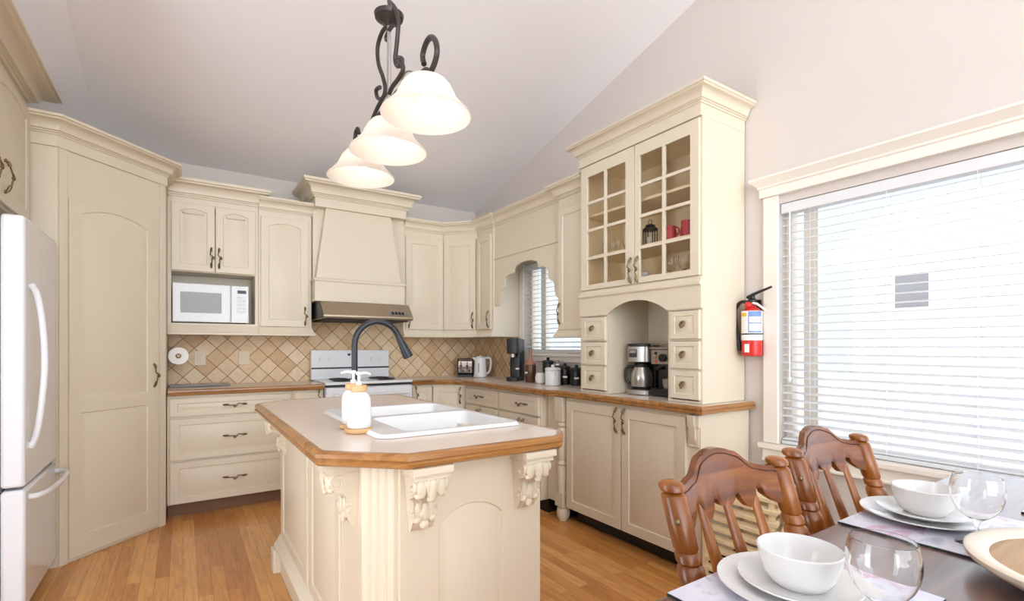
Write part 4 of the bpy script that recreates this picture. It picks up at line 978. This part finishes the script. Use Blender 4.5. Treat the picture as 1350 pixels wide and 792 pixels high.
bm = B(); bar = [(1.722, 2.277), (1.735, 2.315), (1.705, 2.345), (1.66, 2.345), (1.62, 2.31), (1.61, 2.26), (1.65, 2.225), (1.72, 2.222), (1.80, 2.245), (1.90, 2.275), (2.00, 2.29), (2.10, 2.285), (2.20, 2.285), (2.32, 2.28), (2.42, 2.245), (2.50, 2.225), (2.57, 2.24), (2.61, 2.29), (2.60, 2.335), (2.565, 2.345), (2.545, 2.315)]
tube(bm, smooth_path([P3(a, b_) for a, b_ in bar], 5), .0105, 8); part('scroll_bar', bm, 'iron', ch, True)
for y0_, y1_ in ((2.03, 1.74), (2.18, 2.44)):
    bm = B(); tube(bm, smooth_path([P3(y0_, 2.29, .01), P3(y0_ * .75 + y1_ * .25, 2.345, .012), P3((y0_ + y1_) / 2, 2.33, .012), P3(y1_, 2.235, .01)], 5), .0035, 6); part('wire', bm, 'steel', ch, True)
for k, y in enumerate((1.70, 2.105, 2.505)):
    bm = B(); lathe(bm, [(.012, 2.25), (.028, 2.232), (.036, 2.212), (.036, 2.206)], 18, (CX, y, 0)); sh = part('shade_holder', bm, 'iron', ch, True)
    zr = 2.075
    prof = [(.034, .140), (.052, .138), (.076, .126), (.094, .104), (.101, .086), (.106, .080), (.108, .070), (.120, .052), (.146, .022), (.163, .006), (.167, .0), (.163, -.002), (.143, .017), (.116, .047), (.103, .066), (.099, .078), (.090, .100), (.073, .120), (.050, .132), (.034, .134)]
    bm = B(); lathe(bm, prof, 40, (CX, y, zr), cap=False)
    g = [v for v in bm.verts]
    part('lamp_shade', bm, 'shade_glass', ch, True, label='white frosted bell shade')
    bm = B(); ball(bm, (CX, y, zr + .048), .030, 1, 1, 1.1, 16); part('bulb', bm, 'bulb', ch, True, label='glowing bulb')
    bm = B(); lathe(bm, [(.016, .075), (.016, .13)], 14, (CX, y, zr)); part('socket', bm, 'label_white', ch, True)
    ld = bpy.data.lights.new('lamp', 'POINT'); ld.energy = 0.35; ld.color = (1, .97, .95); ld.shadow_soft_size = .034
    lo = bpy.data.objects.new('bulb_light', ld); COL.objects.link(lo); lo.parent = ch; lo.location = (0, y - CY, zr + .002 - 2.06)

# ------------------------------------------------------------------ fire extinguisher
fe = thing('fire_extinguisher', 'red and white fire extinguisher hanging on the wall beside the hutch', 'fire extinguisher', (2.60, 1.530, 1.17))
ex, ey = 2.60, 1.530
bm = B(); lathe(bm, [(.040, 1.168), (.050, 1.172), (.052, 1.182), (.052, 1.39), (.048, 1.412), (.036, 1.43), (.022, 1.438), (.02, 1.45)], 26, (ex, ey, 0)); part('cylinder', bm, 'red', fe, True)
def wrap(a0, a1, z0, z1, m_, nm, r_=.0528, lab=None):
    bm = B(); n = 16; A = [a0 + (a1 - a0) * i / n for i in range(n + 1)]
    loops_skin(bm, [[(ex + q_ * math.cos(a), ey + q_ * math.sin(a), z) for q_, z in ((r_, z0), (r_ + .0006, z0), (r_ + .0006, z1), (r_, z1))] for a in A])
    return part(nm, bm, m_, fe, True, label=lab)
ac = math.atan2(-ey, -ex)
wrap(ac - 1.9, ac + 1.9, 1.255, 1.415, 'label_white', 'label', lab='white wraparound label')
wrap(ac - .35, ac + 1.0, 1.297, 1.412, 'label_blue', 'label_panel', .0535, 'blue panel')
wrap(ac - .25, ac + .9, 1.305, 1.345, 'label_white', 'label_panel', .0543); wrap(ac - .25, ac + .9, 1.352, 1.383, 'label_white', 'label_panel', .0543)
wrap(ac - 1.2, ac - .5, 1.385, 1.405, 'label_yellow', 'label_panel', .0543)
wrap(ac - .75, ac - .25, 1.19, 1.235, 'label_white', 'label_panel', .0535)
wrap(-PI, PI, 1.286, 1.293, 'black', 'strap', .0545)
bm = B(); lathe(bm, [(.02, 1.445), (.024, 1.455), (.024, 1.475), (.016, 1.485), (.016, 1.50), (.006, 1.505)], 16, (ex, ey, 0)); part('valve', bm, 'black', fe, True)
bm = B(); ball(bm, (ex - .03, ey + .004, 1.447), .020, 1, 1, 1, 12); part('gauge', bm, 'red', fe, True)
bm = B(); tube(bm, [(ex - .01, ey + .02, 1.492), (ex - .02, ey - .02, 1.505), (ex - .03, ey - .125, 1.535)], [.009, .009, .006], 8); part('lever', bm, 'black', fe, True)
bm = B(); tube(bm, [(ex - .01, ey + .01, 1.462), (ex - .02, ey - .04, 1.452), (ex - .025, ey - .095, 1.412)], [.007, .007, .006], 8); part('carry_handle', bm, 'label_white', fe, True)
bm = B(); tube(bm, smooth_path([(ex - .01, ey + .02, 1.466), (ex - .015, ey + .055, 1.468), (ex - .02, ey + .080, 1.43), (ex - .02, ey + .078, 1.33), (ex - .02, ey + .066, 1.26), (ex - .015, ey + .062, 1.20)], 6), [.009] * 26 + [.012] * 5, 8); part('hose', bm, 'black', fe, True)
bm = B(); box(bm, ex + .04, XR - .001, ey - .02, ey + .02, 1.25, 1.48); part('wall_bracket', bm, 'black', fe, True)

# ------------------------------------------------------------------ dining table
TB = thing('dining_table', 'dark wooden dining table set for a meal beneath the large window', 'table', (1.55, .10, 0))
bm = B(); prism(bm, rrect(.60, 2.50, -.42, .62, .03), .716, .75); part('tabletop', bm, 'table_wood', TB, True, .008)
bm = B(); box(bm, .74, 2.36, -.30, .50, .63, .717); part('apron', bm, 'table_wood', TB, True, .003)
for x in (.76, 2.34):
    for y in (-.28, .48):
        bm = B(); box(bm, x - .035, x + .035, y - .035, y + .035, .56, .716); lathe(bm, [(.03, .56), (.036, .54), (.026, .52), (.034, .46), (.036, .35), (.028, .2), (.022, .08), (.026, .05), (.02, 0)], 18, (x, y, 0)); part('leg', bm, 'table_wood', TB, True)
def mat_thing(label, x0, x1, y0, y1):
    bm = B(); box(bm, x0, x1, y0, y1, .7505, .7555); t = solo('placemat', bm, 'black', label, 'placemat', ((x0 + x1) / 2, (y0 + y1) / 2, .7505), 0, 'placemats on the dining table')
    bm = B(); box(bm, x0 + .001, x1 - .001, y0 + .001, y1 - .001, .7555, .7565); part('print', bm, 'placemat_print', t, True, label='pale printed surface')
mat_thing('printed placemat under the place setting nearer the window', 1.45, 1.86, .315, .615)
mat_thing('printed placemat under the place setting nearest the island', .76, 1.17, .315, .615)
mat_thing('empty corner of placemat at the far right end of the table', 1.965, 2.27, -.06, .365)
PLATE = [(.55, 0), (.60, .004), (.66, .006), (.97, .017), (1.0, .019), (1.0, .022), (.96, .021), (.64, .0095), (.30, .008), (.01, .008)]
def plate(label, x, y, z, R_, grp):
    bm = B(); lathe(bm, [(r_ * R_, q_) for r_, q_ in PLATE], 48); return solo('plate', bm, 'porcelain', label, 'plate', (x, y, z), 0, grp, world=False, smooth=50)
def bowl(label, x, y, z, R_, h_):
    bm = B(); o_ = [(.58, 0), (.60, .04), (.72, .12), (.86, .38), (.96, .75), (1.0, 1.0)]
    prof = [(r_ * R_, q_ * h_) for r_, q_ in o_] + [((r_ - .035) * R_, q_ * h_ + .002) for r_, q_ in o_[::-1]][:5] + [(.01, .08 * h_)]
    lathe(bm, prof, 48); return solo('bowl', bm, 'porcelain', label, 'bowl', (x, y, z), 0, 'white bowls', world=False, smooth=60)
for (x, y, n_) in ((.960, .480, 'at the setting nearest the island'), (1.652, .497, 'at the setting nearer the window')):
    plate('large white dinner plate at bottom of the stack ' + n_, x, y, .7568, .136, 'white dinner plates')
    plate('smaller white plate between dinner plate and bowl ' + n_, x + .004, y - .004,   .7660, .104, 'white side plates')
    bowl('white bowl on top of the plates ' + n_, x + .004, y - .006, .7750, .073, .068)
wine_glass('goblet', 'large clear stemmed wine glass nearest the camera on the dining table', (.918, .325, .7570), .16, .050, 'large wine glasses', .62)
wine_glass('goblet', 'large clear stemmed wine glass at the setting nearer the window', (1.546, .360, .7570), .16, .050, 'large wine glasses', .62)
tr = thing('serving_tray', 'round pale-rimmed tray with tan centre in the middle of the table', 'tray', (1.46, .115, .7507))
tx, ty = 1.46, .115
bm = B(); lathe(bm, [(.14, .7507), (.145, .765), (.12, .768)], 40, (tx, ty, 0)); part('base', bm, 'dark_gap', tr, True)  # dark colour stands in for the shadow gap under the rim
bm = B(); lathe(bm, [(.14, .765), (.21, .770), (.236, .787), (.241, .792), (.241, .800), (.235, .804), (.206, .797), (.200, .790), (.05, .788), (.01, .788)], 56, (tx, ty, 0)); part('rim', bm, 'tray_rim', tr, True, smooth=50)
bm = B(); lathe(bm, [(.201, .789), (.201, .7915), (.01, .7915)], 56, (tx, ty, 0)); part('centre', bm, 'tray_tan', tr, True, label='tan wooden centre')

# ------------------------------------------------------------------ dining chairs
def make_chair(label):
    t = thing('dining_chair', label, 'chair', (0, 0, 0), 0, 'wooden dining chairs')
    hw = .222
    def lean(z): return -.13 + .145 * (z - .44) / .48 if z > .44 else -.13 - .04 * (.44 - z)
    # posts
    prof = [(.016, .0), (.021, .05), (.023, .22), (.020, .30), (.026, .32), (.026, .34), (.020, .36), (.024, .43), (.026, .47), (.022, .52), (.023, .55), (.0255, .66), (.027, .685), (.023, .690), (.029, .703), (.031, .720), (.029, .738), (.023, .746), (.0275, .752), (.0275, .766), (.023, .772), (.027, .778), (.0285, .83), (.0285, .884), (.025, .889), (.019, .892), (.0275, .897), (.0292, .904), (.027, .911), (.017, .916), (.003, .918)]
    for sx in (-1, 1):
        bm = B(); n = 20
        loops = [[(sx * hw + r_ * math.cos(2 * PI * i / n), lean(z) + r_ * math.sin(2 * PI * i / n), z) for i in range(n)] for r_, z in prof]
        loops_skin(bm, loops); ps = part('post', bm, 'chair_wood', t)
        bm = B(); ball(bm, (sx * (hw + .0235), lean(.84) - .016, .838), .008, .8, .8, 1, 10); part('screw_cap', bm, 'bronze', ps)
    # crest rail, curved back, scalloped both edges
    def top(u):
        a = abs(u)
        return .958 - .012 * (a / .3) ** 2 if a < .3 else (.946 - .040 * (.5 - .5 * math.cos(PI * (a - .3) / .35)) if a < .65 else .906 - .006 * (.5 - .5 * math.cos(PI * (a - .65) / .15)) - .012 * max(0, (a - .8) / .2))
    def bot(u):
        a = abs(u)
        if a < .16: return .818 + .012 * (a / .16) ** 2
        if a < .26: return .842
        if a < .56: q = (a - .26) / .30; return .834 - .030 * math.sin(PI * q)
        if a < .66: return .846
        return .834 - .036 * math.sin(PI * .5 * (a - .66) / .34)
    N = 64
    bm = B(); loops = []
    for i in range(N + 1):
        u = -1 + 2 * i / N; x = u * (hw - .014); back = .034 * (1 - u * u)
        zt_, zb_ = top(u), bot(u)
        zs_ = [zb_ + (zt_ - zb_) * k / 5 for k in range(6)]
        f = [(x, lean(z) + back - .011 + (.004 if k in (0, 5) else 0), z) for k, z in enumerate(zs_)]
        bk = [(x, lean(z) + back + .011, z) for z in zs_[::-1]]
        loops.append(f + bk)
    loops_skin(bm, loops); cr_ = part('crest_rail', bm, 'crest_wood', t, smooth=45)
    bm = B(); tube(bm, [(-1 * (hw - .02) + 2 * (hw - .02) * i / N, lean(top(-1 + 2 * i / N) - .012) + .034 * (1 - (-1 + 2 * i / N) ** 2) - .0105, top(-1 + 2 * i / N) - .012) for i in range(N + 1)], .0011, 5); part('carved_line', bm, 'carved', cr_)
    for x in (-.11, 0, .11):
        u = x / hw; b_ = .034 * (1 - u * u)
        bm = B(); loops = []
        for z, w_, d_ in ((.45, .016, .010), (.50, .023, .010), (.58, .028, .011), (.66, .025, .010), (.76, .017, .009), (.85, .011, .008)):
            k = (z - .45) / .40; yy = lean(z) + b_ * k
            xx = x * (1 - .06 * (1 - k))
            loops.append([(xx + w_ * math.cos(a * PI / 6), yy + d_ * math.sin(a * PI / 6), z) for a in range(12)])
        loops_skin(bm, loops); part('spindle', bm, 'chair_wood', t)
    bm = B(); loops = []
    for z, g in ((.425, .012), (.430, 0), (.452, 0), (.460, .010)):
        loops.append([(x, y, z) for x, y in offset_poly(rrect(-.235, .235, -.53, -.10, .06), g)])
    loops_skin(bm, loops); part('seat', bm, 'crest_wood', t)
    for sx in (-1, 1):
        bm = B(); n = 16
        loops = [[(sx * (.17 + .03 * (1 - z / .43)) + r_ * math.cos(2 * PI * i / n), -.48 - .03 * (1 - z / .43) + r_ * math.sin(2 * PI * i / n), z) for i in range(n)] for r_, z in [(.015, 0), (.020, .06), (.022, .2), (.017, .24), (.024, .27), (.017, .3), (.022, .36), (.02, .43)]]
        loops_skin(bm, loops); part('front_leg', bm, 'chair_wood', t)
        bm = B(); tube(bm, [(sx * .19, -.50, .16), (sx * .212, -.145, .16)], .011, 8); part('stretcher', bm, 'chair_wood', t)
    bm = B(); tube(bm, [(-.2, -.33, .16), (.2, -.33, .16)], .011, 8); part('stretcher', bm, 'chair_wood', t)
    return t
ch1 = make_chair('brown turned-post dining chair pushed in nearest the island')
ch1.location = (1.143, .722, 0)
ch2 = clone(ch1, (1.738, .755, 0), 0, 'brown turned-post dining chair pushed in nearer the window, behind the other')

# ------------------------------------------------------------------ slatted rack by the window
rk = thing('slatted_rack', 'pale wooden slatted rack with lattice end on the floor behind the chairs', 'rack', (2.34, 1.375, 0))
X0, X1, Y0, Y1, RH = 2.20, 2.56, 1.20, 1.54, .56
for x in (X0, X1):
    for y in (Y0, Y1):
        bm = B(); box(bm, x - .012, x + .012, y - .012, y + .012, 0, RH); part('post', bm, 'lumber', rk, True, .003)
z = .05
while z < RH - .02:
    for x, dx_ in ((X0, -.02), (X1, .02)):
        bm = B(); loops_skin(bm, [[(x + a, y, z + b_) for a, b_ in ((-.016, 0), (.010, .012), (.010, .032), (-.016, .020))] for y in (Y0 - .03, Y1 - .0)]); part('slat', bm, 'lumber', rk, True, .003)
    z += .052
for y in (Y0 - .012, ):
    for k in range(-3, 5):
        for sg in (-1, 1):
            xs = X0 + k * .09; pts = []
            x_a, z_a, x_b, z_b = xs, .03, xs + RH * .55, RH - .02
            if sg < 0: x_a, x_b = x_b, x_a
            # clip to rack width
            def clip(xa, za, xb, zb):
                t0, t1 = 0, 1
                dx_, = (xb - xa,)
                ta, tb_ = sorted(((X0 - xa) / dx_, (X1 - xa) / dx_))
                t0, t1 = max(t0, ta), min(t1, tb_)
                return None if t1 - t0 < .1 else (xa + dx_ * t0, za + (zb - za) * t0, xa + dx_ * t1, za + (zb - za) * t1)
            cl = clip(x_a, z_a, x_b, z_b)
            if cl:
                bm = B(); off = -.012 if sg < 0 else -.024
                dvx, dvz = cl[2] - cl[0], cl[3] - cl[1]; L_ = math.hypot(dvx, dvz); nxv, nzv = -dvz / L_ * .011, dvx / L_ * .011
                loops_skin(bm, [[(cl[0] + nxv, yy, cl[1] + nzv), (cl[2] + nxv, yy, cl[3] + nzv), (cl[2] - nxv, yy, cl[3] - nzv), (cl[0] - nxv, yy, cl[1] - nzv)] for yy in (y + off, y + off + .010)])
                part('lattice_strip', bm, 'lumber', rk, True)
bm = B()
for k in range(6): box(bm, X0 + .02 + k * .058, X0 + .062 + k * .058, Y0, Y1, RH - .02, RH - .006)
part('top_slats', bm, 'lumber', rk, True)

# baseboard along the right wall
bm = B(); box(bm, XR - .016, XR - .001, YN, 1.56, 0, .09); struct('baseboard_right', bm, 'trim_white', bevel=.004)

# ------------------------------------------------------------------ light, camera, view
wd = bpy.data.worlds.new('sky'); SC.world = wd; wd.use_nodes = True
bg = wd.node_tree.nodes['Background']; bg.inputs['Color'].default_value = (0.84, 0.925, 1.0, 1); bg.inputs['Strength'].default_value = 1.0
nt = wd.node_tree   # overcast sky, much brighter on the side behind the viewer than on the window side
tc = nt.nodes.new('ShaderNodeTexCoord'); dt = nt.nodes.new('ShaderNodeVectorMath'); dt.operation = 'DOT_PRODUCT'; dt.inputs[1].default_value = (-.50, -.31, -.81)
mr = nt.nodes.new('ShaderNodeMapRange'); mr.inputs['From Min'].default_value = -.5; mr.inputs['From Max'].default_value = .8
mr.inputs['To Min'].default_value = 0.80; mr.inputs['To Max'].default_value = 6.3
nt.links.new(tc.outputs['Generated'], dt.inputs[0]); nt.links.new(dt.outputs['Value'], mr.inputs['Value']); nt.links.new(mr.outputs['Result'], bg.inputs['Strength'])

cam = bpy.data.cameras.new('camera'); co = bpy.data.objects.new('camera', cam); COL.objects.link(co)
co.location = (0, 0, 1.22); co.rotation_euler = (PI / 2, 0, -math.radians(33.63))
cam.sensor_width = 36; cam.lens = 36 * 651.5 / 1350; cam.shift_y = 61 / 1350; cam.clip_start = .02
SC.camera = co
vs = SC.view_settings; vs.view_transform = 'Standard'; vs.look = 'None'; vs.gamma = 1; vs.use_curve_mapping = False
vs.exposure = 0.60
